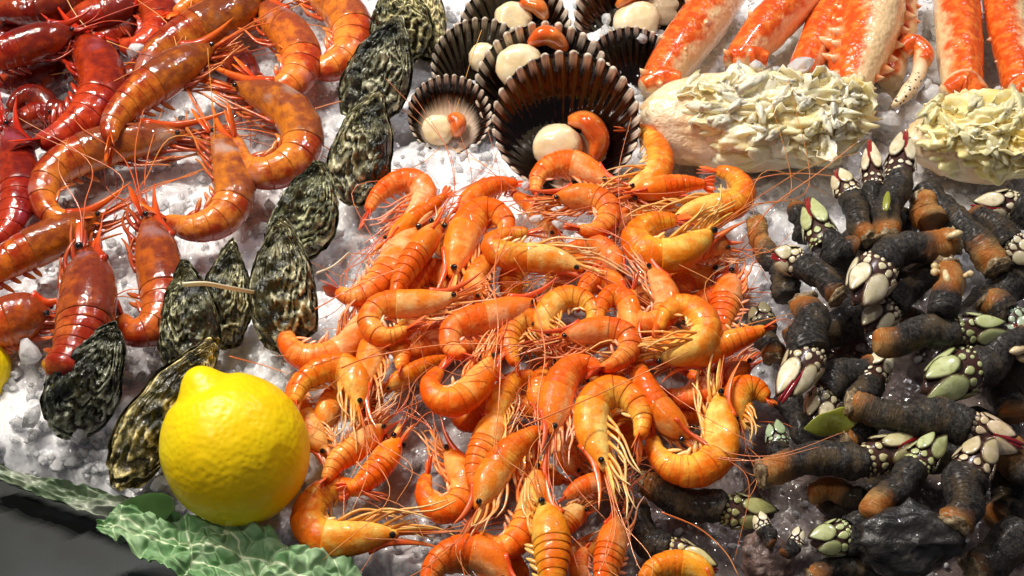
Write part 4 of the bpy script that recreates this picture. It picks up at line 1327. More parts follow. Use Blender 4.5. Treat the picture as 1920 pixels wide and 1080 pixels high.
# ------------------------------------------------------------------ cooked shrimps (tail first, head last)
SH = [
 # top left edge of the heap
 ([(690, 396), (706, 370), (735, 347), (770, 340), (794, 360), (782, 390), (750, 418)], 23, 22, "shrimp hooked like a question mark nearest the black oyster", dict(tilt=15)),
 ([(836, 366), (812, 386), (785, 406), (755, 430), (726, 456)], 20, 30, "straight pale shrimp lying just below the question mark hooked one", dict(tilt=65)),
 ([(632, 546), (658, 556), (690, 546), (722, 514), (742, 482), (765, 450), (790, 428)], 30, 30, "shrimp at the edge with a red forked tail, below the grey oyster", dict(tilt=45)),
 ([(738, 560), (752, 525), (772, 490), (795, 458), (815, 432), (824, 416)], 27, 42, "pinkish straight shrimp seen from its back, two black eyes showing", dict(tilt=78)),
 ([(760, 562), (785, 522), (815, 510), (842, 528), (855, 560)], 24, 24, "red orange shrimp arched under the pinkish straight one", dict(tilt=20)),
 ([(942, 446), (948, 420), (926, 400), (895, 404), (872, 440), (858, 480), (846, 520)], 31, 36, "plump arched shrimp pointing its head down beside the pinkish one", dict(tilt=25)),
 ([(970, 345), (942, 346), (912, 356), (885, 374), (858, 402)], 21, 26, "pale pink shrimp at the upper rim with its tail under an ice sliver", dict(tilt=30)),
 ([(990, 436), (948, 444), (924, 462), (955, 478), (1005, 481), (1050, 487), (1095, 506)], 27, 44, "shrimp bent double at the centre, red tail above its own back", dict(tilt=15)),
 ([(1182, 244), (1208, 250), (1230, 276), (1236, 305), (1222, 332), (1195, 346), (1165, 358)], 25, 30, "shrimp standing up against the crab meat, tail curled over", dict(tilt=10)),
 ([(1004, 362), (1010, 332), (1036, 312), (1072, 308), (1106, 324), (1142, 344)], 24, 32, "arched shrimp touching the big scallop's rim", dict(tilt=5)),
 ([(1322, 346), (1292, 345), (1256, 349), (1220, 355), (1182, 361)], 24, 34, "straight shrimp seen from above with both eyes, below the crab meat", dict(tilt=85)),
 ([(1342, 320), (1374, 331), (1392, 358), (1374, 383), (1335, 389), (1295, 397), (1258, 410)], 27, 28, "shrimp with its tail flicked up at the upper right of the heap", dict(tilt=15)),
 ([(1085, 430), (1116, 432), (1138, 412), (1135, 388), (1108, 373), (1070, 370), (1035, 371)], 25, 40, "pale shrimp curled round at the top with yellow orange tail folded under", dict(tilt=15)),
 ([(1272, 372), (1230, 379), (1195, 392), (1166, 415), (1150, 442)], 21, 20, "shaded shrimp lying under the two eyed straight one", dict(tilt=30)),
 ([(1268, 412), (1222, 420), (1195, 446), (1214, 472), (1260, 476), (1302, 456), (1340, 430)], 32, 44, "fat pale shrimp on its back edge with swimmerets up, near the barnacles", dict(tilt=20)),
 ([(1285, 492), (1310, 472), (1335, 462), (1368, 466)], 23, 34, "shrimp face with tangled yellow legs by the gritty barnacle stub", dict(tilt=10)),
 ([(1222, 500), (1255, 522), (1300, 522), (1340, 502)], 26, 18, "dark red shaded shrimp low beneath the fat pale one", dict(tilt=20)),
 ([(1352, 632), (1356, 600), (1363, 570), (1369, 540), (1375, 512)], 28, 24, "shrimp standing upright on bare ice at the right edge, beak up", dict(tilt=8)),
 ([(1186, 545), (1184, 578), (1200, 604), (1232, 602), (1250, 572), (1238, 535), (1214, 498)], 25, 46, "shrimp bent in a U with legs sprayed upward", dict(tilt=12)),
 ([(1234, 618), (1246, 589), (1278, 575), (1310, 590), (1322, 620), (1304, 650), (1264, 662), (1222, 668)], 29, 50, "shrimp rolled into a ring showing its pink ribbed belly", dict(tilt=-25)),
 ([(1122, 606), (1128, 575), (1150, 553), (1174, 568), (1182, 600), (1192, 640)], 21, 46, "small smooth shrimp arched in front of a rounder one", dict(tilt=35)),
 ([(1092, 566), (1100, 538), (1125, 524), (1152, 534), (1170, 556)], 22, 40, "round backed shrimp arch behind the small smooth one", dict(tilt=40)),
 ([(1104, 610), (1112, 585), (1092, 564), (1060, 560), (1032, 580), (1020, 608), (1040, 628)], 23, 46, "tightly coiled shrimp with red rim, left of the arches", dict(tilt=-10)),
 ([(1128, 692), (1156, 678), (1178, 655), (1170, 630), (1136, 621), (1092, 625), (1048, 632)], 25, 56, "pale yellow shrimp bent sharply in the middle of the heap", dict(tilt=15, limb=1.2)),
 ([(1434, 617), (1402, 628), (1362, 642), (1316, 661), (1268, 682)], 24, 44, "bright orange shrimp poking out toward the barnacles, legs trailing", dict(tilt=20, flip=1, limb=1.2)),
 ([(1126, 696), (1096, 685), (1066, 699), (1048, 735), (1040, 775), (1036, 815)], 31, 52, "big shrimp hanging head down under the sharply bent pale one", dict(tilt=35)),
 ([(966, 684), (955, 642), (965, 611), (986, 598), (1006, 618)], 23, 42, "shrimp with a rounded back beside the coiled one", dict(tilt=10)),
 ([(870, 668), (846, 650), (850, 620), (880, 605), (926, 595), (972, 578), (1004, 564)], 29, 46, "stout shrimp with its head raised toward the centre of the heap", dict(tilt=20)),
 ([(544, 602), (540, 640), (565, 666), (606, 669), (646, 651), (673, 615), (692, 572)], 29, 24, "leftmost shrimp curved like a smile, red tail up by the oyster", dict(tilt=12, flip=0)),
 ([(765, 618), (726, 632), (700, 618), (697, 596), (720, 575), (770, 572), (820, 566), (858, 552)], 26, 44, "shrimp folded over with an orange tail blade, above the smile shaped one", dict(tilt=10)),
 ([(752, 692), (750, 656), (726, 638), (705, 650), (694, 685), (689, 722)], 26, 34, "shrimp hanging its pale legs straight down beside the dark eye", dict(tilt=0, limb=1.25)),
 ([(738, 656), (775, 656), (812, 641), (845, 618)], 25, 22, "shaded shrimp deep between the folded and the stout one", dict(tilt=25)),
 ([(840, 671), (810, 680), (780, 695), (750, 712), (720, 731)], 17, 30, "thin olive tinged shrimp lying straight", dict(tilt=30, tint=(.8, .85, .7))),
 ([(826, 692), (808, 720), (820, 745), (851, 752), (883, 730), (906, 700), (926, 666)], 29, 44, "red orange shrimp with its tail hooked back, over bare ice", dict(tilt=20, tint=(1, .75, .6))),
 ([(848, 772), (876, 788), (906, 766), (918, 735)], 25, 22, "half hidden shrimp under the hooked red orange one", dict(tilt=20, tint=(.9, .7, .6))),
 ([(552, 755), (566, 722), (590, 702), (626, 690), (656, 701), (669, 736), (676, 768)], 27, 36, "shrimp looking straight down with a shiny eye and spread white legs", dict(tilt=15)),
 ([(562, 700), (554, 742), (575, 790), (600, 832), (614, 856)], 25, 20, "pale shrimp tucked against the lemon", dict(tilt=10)),
 ([(610, 900), (630, 866), (662, 840), (692, 815), (718, 795)], 25, 28, "shrimp lying legs up between the lemon and its darker twin", dict(tilt=0, flip=1)),
 ([(652, 918), (680, 905), (706, 880), (728, 850), (748, 822)], 28, 24, "darker twin shrimp seen from the back with two eyes", dict(tilt=70, tint=(1, .8, .6))),
 ([(680, 920), (632, 914), (595, 936), (579, 974), (602, 1004), (652, 1006), (702, 1001), (750, 1000)], 33, 20, "big shrimp curled on the ice nearest the cabbage leaf", dict(tilt=12, limb=1.15)),
 ([(800, 890), (797, 926), (820, 953), (856, 946), (869, 910), (852, 870), (833, 838)], 28, 18, "red orange shrimp curled alone on bare ice, head up", dict(tilt=10, tint=(1, .72, .6))),
 ([(888, 915), (896, 870), (911, 835), (926, 800), (940, 768)], 28, 28, "shrimp leaning upright with long pale legs, right of the lone curled one", dict(tilt=20)),
 ([(1012, 806), (986, 824), (956, 850), (930, 886), (910, 922), (893, 955)], 30, 46, "pale backed shrimp with a fan of long legs reaching down", dict(tilt=15, limb=1.3)),
 ([(896, 1004), (940, 1028), (975, 1002), (996, 956), (1003, 910), (1007, 872)], 30, 36, "shrimp curving up with glossy striped tail, in front of the fan of legs", dict(tilt=20)),
 ([(796, 1100), (822, 1056), (868, 1036), (918, 1050), (955, 1095)], 33, 38, "big striped shrimp arch cut by the bottom edge of the photo", dict(tilt=35)),
 ([(1036, 1115), (1034, 1075), (1033, 1040), (1030, 1005), (1024, 970), (1016, 942)], 35, 52, "shrimp standing head up at the bottom edge with a pale belly", dict(tilt=20)),
 ([(1040, 1012), (1052, 990), (1072, 966), (1098, 952)], 23, 34, "shrimp head with a round grey eye and long beak", dict(tilt=5, flip=1)),
 ([(1058, 932), (1086, 916), (1115, 906), (1142, 896)], 18, 40, "shrimp head showing mostly a spray of thin legs", dict(tilt=0)),
 ([(1130, 1115), (1136, 1072), (1146, 1032), (1153, 1000), (1159, 968)], 29, 36, "shrimp pointing up beside the black barnacle stalk", dict(tilt=45)),
 ([(1098, 1028), (1086, 1060), (1092, 1100)], 18, 34, "shrimp showing only a red tail fan at the bottom edge", dict(tilt=10)),
 ([(1196, 1112), (1226, 1072), (1268, 1060), (1308, 1072), (1336, 1110)], 30, 26, "pale smooth shrimp back at the bottom edge under a barnacle", dict(tilt=60, tint=(1.05, 1.5, 1.6))),
 ([(1200, 822), (1202, 780), (1180, 748), (1146, 735), (1116, 756), (1110, 800), (1125, 850), (1134, 882)], 31, 50, "golden shrimp bent over like a cane handle", dict(tilt=20, tint=(1.05, 1.2, 1.1))),
 ([(1192, 672), (1204, 715), (1225, 756), (1256, 790), (1294, 820)], 31, 46, "straight banded shrimp running into the U shaped one", dict(tilt=70, flip=1)),
 ([(1223, 818), (1232, 850), (1262, 876), (1306, 880), (1341, 855), (1351, 815), (1346, 775), (1350, 733)], 33, 40, "large U shaped shrimp at the edge by the gritty barnacle", dict(tilt=15, tint=(1.05, 1.15, 1.0))),
 ([(1440, 748), (1416, 731), (1390, 735), (1378, 762), (1387, 795)], 28, 30, "shrimp face down with legs dangling over the barnacles", dict(tilt=15, limb=1.3)),
 ([(1252, 736), (1290, 746), (1322, 730), (1344, 698)], 24, 30, "pinkish shrimp behind the U shaped one", dict(tilt=30)),
 ([(1290, 700), (1330, 716), (1372, 700), (1405, 678)], 23, 24, "shrimp body in shade under the trailing legs at the right", dict(tilt=30)),
 ([(1022, 690), (1012, 730), (1015, 772)], 22, 38, "narrow shrimp wedged left of the hanging big one", dict(tilt=30)),
 ([(1098, 440), (1125, 462), (1150, 490), (1166, 514)], 22, 36, "shrimp head sloping down between the curled pale one and the U", dict(tilt=25)),
 ([(1148, 538), (1120, 512), (1082, 501), (1042, 504)], 22, 38, "pinkish shrimp just under the one bent double", dict(tilt=25)),
 ([(930, 470), (905, 500), (890, 530), (905, 560)], 20, 36, "small shrimp lost in a mass of yellow legs near the centre", dict(tilt=-10)),
 ([(1000, 700), (960, 720), (935, 760), (930, 800)], 22, 30, "shrimp half hidden behind long upright feelers", dict(tilt=10)),
]
for i, (pts, w, h, lab, kw) in enumerate(SH):
    lo = 0
    shrimp(pts, w, h, lab, 'shr', seed=500 + i, **kw)
# the ones glimpsed through the gaps below
rs = np.random.RandomState(8)
fill = [(720, 520), (800, 600), (880, 560), (960, 530), (1040, 560), (1120, 470), (1220, 560), (1280, 540), (1150, 690), (1080, 650), (1000, 640), (900, 640), (980, 760), (1060, 840),
        (1170, 800), (1000, 880), (1060, 1040), (960, 1060), (620, 760), (700, 770), (760, 620), (1290, 640), (1330, 560), (860, 470), (1010, 400), (1200, 400), (1110, 920), (1300, 780)]
for k, (x, y) in enumerate(fill):
    a = rs.uniform(0, 6.28)
    c, s = math.cos(a), math.sin(a)
    b = rs.uniform(-.5, .5)
    pts = [(x + c * t * 62 - s * b * (t * t) * 60, y + s * t * 50 + c * b * (t * t) * 50) for t in (-1, -.5, 0, .5, 1)]
    shrimp(pts, rs.uniform(20, 25), 20, "shaded shrimp glimpsed through gaps at the bottom of the heap", 'shr', tilt=rs.uniform(0, 60), seed=900 + k, ants=1, group='shrimps at the bottom of the heap')

# ------------------------------------------------------------------ goose barnacles (cut base first, tip last)
GREEN, CREAM, WHITE = (.72, .85, .55), (1, .95, .85), (1.08, 1.05, 1.0)
BA = [
 ([(1632, 446), (1606, 405), (1594, 368), (1568, 322)], 26, 40, "barnacle at the left of the upright trio, thickest head lowest", dict(orange=.16, ptint=CREAM)),
 ([(1645, 440), (1640, 395), (1638, 352), (1630, 266)], 22, 36, "middle barnacle of the upright trio with a dark red tip", dict(orange=.05, ptint=WHITE)),
 ([(1664, 445), (1672, 390), (1684, 332), (1698, 250)], 29, 46, "tallest barnacle of the upright trio with two red lips", dict(orange=.14, ptint=WHITE)),
 ([(1605, 470), (1570, 468), (1545, 458), (1514, 376)], 31, 34, "barnacle with two pale green plates and a red slit, left of the trio", dict(orange=.05, ptint=GREEN, crust=False)),
 ([(1494, 386), (1500, 412), (1512, 445)], 22, 22, "olive stump behind the green plated barnacle", dict(head=False, orange=.1, gritty=1)),
 ([(1418, 414), (1432, 460), (1458, 508), (1478, 558)], 24, 28, "long gritty barnacle stub nearest the orange shrimps", dict(head=False, orange=.35, gritty=1.2)),
 ([(1572, 556), (1534, 518), (1498, 492), (1448, 480)], 30, 44, "barnacle lying over the gritty stub, crusted base toward the middle", dict(orange=.02, ptint=CREAM)),
 ([(1788, 452), (1745, 455), (1692, 472), (1650, 498), (1600, 572)], 36, 56, "fat brown barnacle with an orange base and a small white offshoot", dict(orange=.30, ptint=WHITE, hw=1.12, lip=False, babies=1)),
 ([(1868, 502), (1832, 462), (1790, 420), (1748, 378), (1728, 358)], 34, 34, "thick barnacle stalk with a hollow crusted cut end", dict(head=False, orange=.18, gritty=.8)),
 ([(1720, 378), (1738, 395), (1752, 420)], 32, 38, "orange barnacle base beside the trio's tallest", dict(head=False, orange=1.0, gritty=.4)),
 ([(1975, 420), (1940, 402), (1905, 385), (1822, 388)], 30, 34, "barnacle at the photo edge under the second crab section, red lip out", dict(orange=.0, ptint=CREAM, crust=False)),
 ([(1822, 398), (1860, 428), (1893, 458), (1942, 486)], 28, 38, "blue black barnacle with white plates pointing at the photo edge", dict(orange=.0, ptint=WHITE, crust=False, lip=False)),
 ([(1777, 498), (1776, 535), (1770, 592)], 32, 66, "stubby upright orange barnacle stump with tiny ones growing on it", dict(head=False, orange=.55, babies=4)),
 ([(1752, 490), (1706, 538), (1668, 574), (1622, 622)], 32, 38, "dark barnacle slanting down behind the orange stump", dict(orange=-.1, ptint=WHITE, crust=False, lip=False)),
 ([(1642, 640), (1700, 634), (1792, 622), (1896, 616)], 33, 58, "barnacle lying level with an orange base and long green head", dict(orange=.14, ptint=GREEN, crust=False, lip=False)),
 ([(1508, 568), (1514, 610), (1520, 662), (1464, 752)], 36, 50, "blue grey barnacle head down with big cream plates and red lips", dict(orange=.14, ptint=CREAM)),
 ([(1450, 672), (1440, 640), (1432, 610), (1420, 572)], 26, 28, "small dark barnacle with a hollow cut base by the bright orange shrimp", dict(orange=.12, ptint=(.35, .33, .25), lip=False)),
 ([(1640, 682), (1592, 704), (1548, 740), (1524, 800)], 32, 34, "black shiny barnacle in shade behind the blue grey one", dict(orange=.08, ptint=CREAM, crust=False, lip=False)),
 ([(1600, 770), (1618, 740), (1632, 716), (1668, 655)], 27, 36, "whitish barnacle head with a row of bead scales above the longest stalk", dict(orange=.0, ptint=WHITE, crust=False, lip=False)),
 ([(1925, 640), (1880, 662), (1826, 686), (1722, 738)], 38, 50, "barnacle with the broadest pale green plates", dict(orange=.0, gritty=.5, ptint=GREEN, lip=False, babies=2, hw=1.15)),
 ([(1595, 756), (1680, 772), (1742, 788), (1815, 802), (1915, 836)], 36, 56, "longest barnacle, brown grey stalk with a red edged head", dict(orange=.06, gritty=.5, ptint=(1, .85, .75), crust=True)),
 ([(1428, 888), (1480, 868), (1545, 868), (1622, 866), (1738, 820)], 36, 46, "horizontal black barnacle with a wet orange base and red lip", dict(orange=.20, ptint=(.9, .88, .62))),
 ([(1632, 970), (1665, 930), (1690, 905), (1716, 876), (1766, 812)], 31, 56, "barnacle with a yellow base rising from the black rock", dict(orange=.30, ptint=GREEN, crust=False, lip=False)),
 ([(1788, 985), (1800, 945), (1814, 892), (1852, 822)], 40, 60, "barnacle with a pinkish square plate rising from the black rock", dict(orange=.10, ptint=(1, .9, .75), lip=False)),
 ([(1650, 985), (1612, 1000), (1590, 1004), (1515, 1020)], 34, 44, "barnacle head peeping left from under the black rock", dict(orange=.0, ptint=GREEN, crust=False, lip=False)),
 ([(1208, 908), (1265, 926), (1312, 940), (1358, 956), (1458, 968)], 33, 22, "black barnacle with a closed green head on wet ice by the shrimps", dict(orange=.13, ptint=(.62, .66, .35), lip=False)),
 ([(1192, 946), (1192, 985), (1218, 1014), (1252, 1030), (1342, 1070)], 29, 18, "curved black barnacle with a yellowish oval plate and wine red lip", dict(orange=-.1, ptint=(.95, .9, .6), crust=False)),
 ([(1825, 1072), (1880, 1030), (1950, 1015)], 42, 34, "very dark thick barnacle stalk in the bottom corner", dict(head=False, orange=-.2)),
 ([(1862, 838), (1898, 858), (1960, 884)], 40, 44, "reddish barnacle stalk with a crusted end at the photo edge", dict(head=False, orange=.45)),
 ([(1518, 928), (1560, 924), (1615, 932)], 24, 26, "orange stalk half hidden under the horizontal black barnacle", dict(head=False, orange=.6, crust=False)),
 ([(1520, 1085), (1580, 1068), (1650, 1064)], 27, 32, "grey barnacle stalk along the bottom edge", dict(head=False, orange=.1)),
 ([(1470, 870), (1464, 850), (1460, 836), (1450, 790)], 22, 30, "tiny barnacle with mint green plates under the dangling shrimp legs", dict(orange=.0, ptint=(.6, .85, .7), crust=False, lip=False)),
 ([(1845, 566), (1868, 580), (1890, 592), (1935, 640)], 30, 46, "barnacle with a hollow red brown base and blue green plate", dict(orange=.4, ptint=(.6, .8, .75))),
 ([(1590, 830), (1612, 815), (1640, 812)], 27, 36, "knobbly brown stub under the longest barnacle", dict(head=False, orange=.1, gritty=1)),
 ([(1900, 780), (1890, 730), (1905, 690)], 38, 26, "black stalk in deep shade at the photo edge", dict(head=False, orange=-.2, crust=False)),
 ([(1540, 930), (1600, 950), (1680, 920)], 34, 14, "dark stalk pressed flat under the black rock", dict(head=False, orange=-.2, crust=False)),
 ([(1480, 640), (1560, 610), (1620, 570)], 34, 16, "dark stalk at the bottom behind the blue grey barnacle", dict(head=False, orange=-.2, crust=False)),
 ([(1700, 590), (1780, 640), (1850, 560)], 34, 18, "dark stalk under the orange stump", dict(head=False, orange=-.1, crust=False)),
 ([(1690, 840), (1760, 870), (1850, 790)], 36, 20, "dark stalk under the head of the longest barnacle", dict(head=False, orange=-.2, crust=False)),
 ([(1830, 700), (1880, 560), (1920, 520)], 34, 20, "dark stalk behind the broad green plates", dict(head=False, orange=-.2, crust=False)),
 ([(1560, 850), (1500, 800), (1470, 740)], 30, 16, "dark stalk under the yellow green leaf", dict(head=False, orange=-.2, crust=False)),
 ([(1640, 500), (1580, 480), (1700, 410)], 30, 16, "dark stalk under the upright trio", dict(head=False, orange=-.1, crust=False)),
 ([(1870, 980), (1900, 920), (1930, 870)], 44, 24, "dark stalk beside the rock at the photo edge", dict(head=False, orange=-.2, crust=False)),
]
for pts, w, h, lab, kw in BA:
    barnacle(pts, w, h, lab, **kw)
lump('rock', 1705, 1010, 92, 62, 52, M['rock'], "jagged black rock that two barnacles grow from", "rock", .34, 4, True)
lump('rock', 1440, 1050, 48, 46, 24, M['rock2'], "pinkish grey rock at the bottom edge", "rock", .30, 7, True)
barnacle([(1450, 1020), (1440, 1005), (1432, 992), (1420, 962)], 17, 40, "small pale barnacle on top of the pinkish grey rock", orange=-.1, ptint=WHITE, crust=False, lip=False)
barnacle([(1470, 1040), (1482, 1030), (1490, 1022), (1502, 990)], 15, 42, "small pale barnacle at the side of the pinkish grey rock", orange=-.1, ptint=WHITE, crust=False, lip=False)

# ------------------------------------------------------------------ lemon
def lemon(px, py, R, h, label, axis_px, stretch=1.06):
    c = P(px, py, h)
    s = mpp(c) * R
    Vw = nrm(CAM - c)
    ax = nrm(RGT * axis_px[0] - UPV * axis_px[1] + Vw * axis_px[2])
    sd = nrm(np.cross(ax, Vw))
    nv = np.cross(sd, ax)
    n, m_ = 120, 150
    th = np.linspace(0.001, math.pi - .001, n)
    ph = np.linspace(0, 2 * math.pi, m_, endpoint=False)
    TH, PH = np.meshgrid(th, ph, indexing='ij')
    r = np.sin(TH)
    z = np.cos(TH) * stretch
    nip = np.exp(-(TH / .27) ** 2.6)
    nip = np.clip(nip, 0, 1)
    z = z + .21 * nip - .03 * np.exp(-((TH - .40) / .12) ** 2)
    r = r * (1 - .0 * nip) + .05 * np.exp(-((TH - .34) / .12) ** 2) * 0
    d = np.stack([r * np.cos(PH), r * np.sin(PH), z], -1)
    q = d.reshape(-1, 3)
    k = 1 + .014 * fbm(q * 2.2, 3, 70)
    q = q * k[:, None]
    V = c + s * (q[:, :1] * sd + q[:, 1:2] * nv + q[:, 2:] * ax)
    F = gridf(n, m_, True, True) + [tuple(range(m_)), tuple(range(n * m_ - 1, (n - 1) * m_ - 1, -1))]
    return tag(mk('lemon', V, F, M['lemon']), label, 'lemon')


lemon(441, 842, 137, 42, "whole yellow lemon with its nipple end up, on the ice by the cabbage leaf", (-.42, -.80, .16))
lemon(-58, 700, 76, 0, "olive yellow lemon half buried in ice at the photo edge", (.1, -.5, .5))


# ------------------------------------------------------------------ cabbage leaves
def leaf(mid, hw0, h, label, nu=260, nv=120, cell=26.0, tint=(1, 1, 1), amp=.0026, mat='leaf', seed=0, wave=.004, name='cabbage_leaf', tiltv=0.0):
    """mid: centre line (px, py, half width px) ; the leaf lies along it"""
    q = spline([(a, b, c, d) for a, b, c, d in mid], nu)
    tx = nrm(np.gradient(q[:, :2], axis=0))
    nx = np.stack([-tx[:, 1], tx[:, 0]], -1)
    v = np.linspace(-1, 1, nv)
    s = np.linspace(0, 1, nu)
    SS, VV = np.meshgrid(s, v, indexing='ij')
    q3 = np.stack([SS * 9, VV * 2, 0 * SS + seed], -1).reshape(-1, 3)
    ed = 1 + .13 * fbm(np.stack([SS * 16, np.sign(VV), 0 * SS + seed], -1).reshape(-1, 3), 3, 80).reshape(SS.shape) * np.abs(VV) ** 2
    PX = q[:, None, 0] + nx[:, None, 0] * VV * q[:, None, 2] * ed
    PY = q[:, None, 1] + nx[:, None, 1] * VV * q[:, None, 2] * ed
    wx_ = PX + 7 * noise(np.stack([PX, PY, 0 * PX], -1).reshape(-1, 3) / 18, 81).reshape(PX.shape)
    wy_ = PY + 7 * noise(np.stack([PX, PY, 0 * PX], -1).reshape(-1, 3) / 18, 82).reshape(PX.shape)
    f1, f2, _, _ = worley(wx_ / cell / 1.25, wy_ / cell, seed)
    e1 = f2 - f1
    g1, g2, _, _ = worley(wx_ / cell / 4.2, wy_ / cell / 3.2, seed + 3)
    e2 = g2 - g1
    vein = np.maximum(.30 * (1 - sstep(e1, 0, .22)), 1 - sstep(e2, 0.0, .035))
    rib = 1 - sstep(np.abs(VV - .12 * np.sin(SS * 7)), .02, .05)
    vein = np.clip(np.maximum(vein, rib * 1.0), 0, 1)
    Hh = amp * (sstep(e1, 0, .55)) + amp * .9 * sstep(e2, 0, .35) + wave * fbm(q3, 2, 83).reshape(SS.shape) + .0055 * np.abs(VV) ** 3 * noise(q3 * 2.3, 84).reshape(SS.shape)
    d = FWD[None, None] + ((PX - 960) / FPX)[..., None] * RGT + ((540 - PY) / FPX)[..., None] * UPV
    base = q[:, None, 3] * .001 + 0 * VV + h * .001 + tiltv * VV
    t = (base + .004 - CAM[2]) / d[..., 2]
    V = CAM + t[..., None] * d
    V[..., 2] += Hh - .004
    back = V.copy()
    back[..., 2] -= .0012
    nV = nu * nv
    F = gridf(nu, nv) + [tuple(i + nV for i in f[::-1]) for f in gridf(nu, nv)]
    rim = [i * nv for i in range(nu)] + [(nu - 1) * nv + j for j in range(1, nv)] + [i * nv + nv - 1 for i in range(nu - 2, -1, -1)] + [j for j in range(nv - 2, 0, -1)]
    for a, b in zip(rim, rim[1:] + rim[:1]):
        F.append((b, a, a + nV, b + nV))
    o = mk(name, np.vstack([V.reshape(-1, 3), back.reshape(-1, 3)]), F, M[mat], col=tint, attr={"vein": np.r_[vein.ravel(), vein.ravel()]})
    return tag(o, label, 'cabbage leaf', 'cabbage leaves along the edge of the ice')


leaf([(180, 982, 7, 0), (228, 984, 36, 4), (310, 1006, 50, 8), (410, 1030, 60, 10), (520, 1062, 58, 8), (670, 1118, 46, 2)], 60, 12, "crinkled pale green cabbage leaf in front of the lemon", seed=2)
leaf([(-40, 862, 12, 0), (30, 890, 17, -3), (95, 914, 20, -6), (150, 930, 20, -6), (220, 942, 18, -2), (305, 934, 7, 6)], 20, 4, "grey green leaf edge drooping over the rim of the ice", cell=60, mat='leafback', amp=.0012, seed=5)
V, F, U = blade(P(214, 972, 14), P(318, 952, 20) - P(214, 972, 14), UPV + .2 * RGT, .036, .0095, .0007, bend=(0, -.006, .010), n=20, sides=16)
V[:, 2] += .0025 * fbm(V * 70, 2, 88)
tag(mk('cabbage_leaf', V, F, M['darkleaf'], uv=U), "dark green leaf flap between the lemon and the pale leaf", "cabbage leaf", "cabbage leaves along the edge of the ice")

V, F, U = blade(P(1618, 778, 46), P(1515, 806, 42) - P(1618, 778, 46), UPV + .5 * RGT, .033, .0078, .0006, bend=(0, -.001, .004), n=22, sides=14, leafy=True)
tag(mk('bay_leaf', V, F, M['yleaf'], uv=U), "small wet yellow green leaf on the barnacles", "leaf")
V, F, U = blade(P(1660, 395, 58), P(1668, 340, 58) - P(1660, 395, 58), RGT, .016, .0022, .0005, n=10, sides=10)
tag(mk('leaf_scrap', V, F, M['yleaf'], uv=U), "tiny yellow leaf sliver stuck between the trio of barnacles", "leaf")
q = spline([P(342, 534, 72), P(385, 532, 70), P(430, 540, 60), P(482, 549, 40)], 24)
V, F, U = tube(q, np.r_[np.linspace(.0018, .0011, 24)], 8, flat=.5)
tag(mk('pale_strand', V, F, M['strand'], uv=U), "pale flat strand lying across two oysters", "strand")
q = spline([P(594, 512, 20), P(625, 498, 16), P(655, 472, 12)], 16)
V, F, U = tube(q, np.linspace(.0007, .0003, 16), 6)
tag(mk('pale_strand', V, F, M['strand'], uv=U), "thin pale feeler stretched on the ice beside the grey ruffled oyster", "strand")

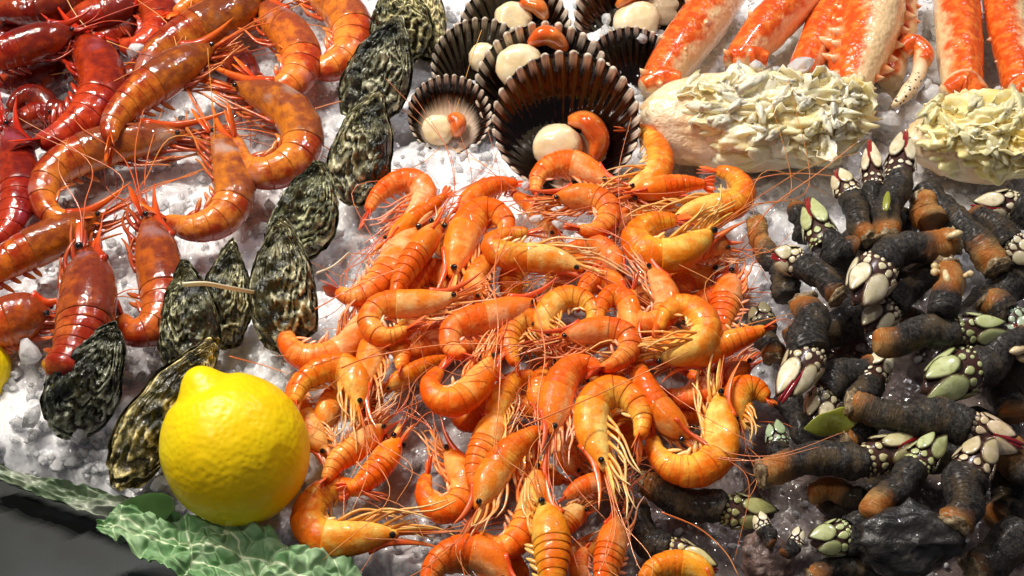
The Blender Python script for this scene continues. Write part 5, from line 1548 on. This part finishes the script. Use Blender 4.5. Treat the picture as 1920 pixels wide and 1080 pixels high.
# ------------------------------------------------------------------ bigger pieces of ice that can be told apart
for a in [(255, 95, 22, 30, "grey lump of ice between red and amber prawns"), (88, 300, 20, 8, "clear lump of ice inside the hook of the brown prawn"), (125, 285, 18, 12, "ice lump behind the brown hooked prawn"),
          (335, 392, 20, 8, "ice lump inside the violet headed prawn's curl"), (1500, 125, 30, 52, "pinkish clear ice block between two crab legs"), (1420, 125, 15, 56, "flat ice drop on the crab meat's left top"),
          (1452, 138, 16, 56, "larger flat ice drop on top of the crab meat"), (1387, 126, 15, 54, "ice drop beside the first crab leg joint"), (1655, 190, 22, 14, "ice lump under the speckled claw tip"),
          (1665, 228, 32, 10, "large flat ice lump between the two crab sections"), (1745, 180, 28, 16, "white ice lump by the second crab section"), (1742, 160, 12, 22, "small ice bit above the white lump"),
          (1870, 172, 14, 40, "ice bit between the second section's legs"), (1005, 412, 16, 54, "pinkish ice sliver lying on the shrimps"), (1045, 420, 13, 56, "second smaller ice sliver on the shrimps"),
          (985, 348, 11, 32, "ice splinter by the arched shrimp near the scallop"), (840, 1000, 14, 8, "clear ice nugget near the curled shrimps at the bottom"), (822, 1016, 11, 8, "small ice nugget by the big curled shrimp"),
          (515, 650, 24, 12, "rounded ice mound left of the smiling shrimp"), (545, 700, 26, 10, "wet ice lump between lemon and shrimps"), (55, 660, 30, 12, "ice lump by the orange red prawn at the photo edge"),
          (150, 815, 24, 12, "clear ice lump against the black slate oyster"), (60, 780, 28, 10, "ice lump at the edge of the bed near the buried lemon"), (240, 860, 22, 10, "ice lump left of the brown oyster"),
          (300, 905, 20, 8, "ice lump between brown oyster and lemon"), (870, 292, 12, 12, "shiny ice bit at the foot of the smallest scallop"), (1205, 72, 16, 26, "ice drop left of the crab legs"), (1680, 560, 22, 14, "flat ice piece under the dark slanting barnacle")]:
    ice_chunk(a[0], a[1], a[2], a[3], a[4])
# a few long feelers lying over things
for k, pts in enumerate([[(1405, 440, 36), (1450, 385, 40), (1540, 320, 44), (1605, 268, 48)], [(1380, 350, 30), (1440, 330, 32), (1500, 325, 30), (1565, 330, 28)], [(1240, 960, 34), (1310, 990, 30), (1360, 1035, 26), (1385, 1080, 24)],
                         [(430, 668, 26), (490, 684, 22), (540, 700, 20)], [(942, 420, 62), (926, 520, 66), (934, 610, 66), (925, 700, 64)], [(640, 690, 50), (700, 668, 60), (850, 645, 62), (1000, 650, 66)], [(590, 580, 44), (680, 530, 50), (760, 500, 54)],
                         [(1000, 560, 70), (1022, 660, 70), (1008, 760, 68), (1016, 860, 66)], [(940, 640, 66), (935, 760, 62), (925, 850, 56)], [(980, 800, 70), (1120, 740, 72), (1290, 660, 66)]]):
    q = np.array([P(*r) for r in spline(pts, 24)])
    V, F, U = tube(q, np.linspace(.00045, .00025, 24), 5)
    lab = ["long feeler reaching from the shrimps up to the crab meat", "feeler lying on ice between shrimps and barnacle trio", "feeler trailing over the black barnacles at the bottom", "feeler from the brown oyster to the shrimps above the lemon",
           "vertical feeler crossing the heap left of centre", "level feeler crossing the left half of the heap", "feeler over the back of the red tailed shrimp", "vertical feeler down the middle of the heap", "short vertical feeler beside the middle one", "diagonal feeler crossing the golden cane shaped shrimp"][k]
    tag(mk('loose_feeler', V, F, M['shr_ant'], uv=U), lab, "feeler", "long thin feelers lying over the seafood")
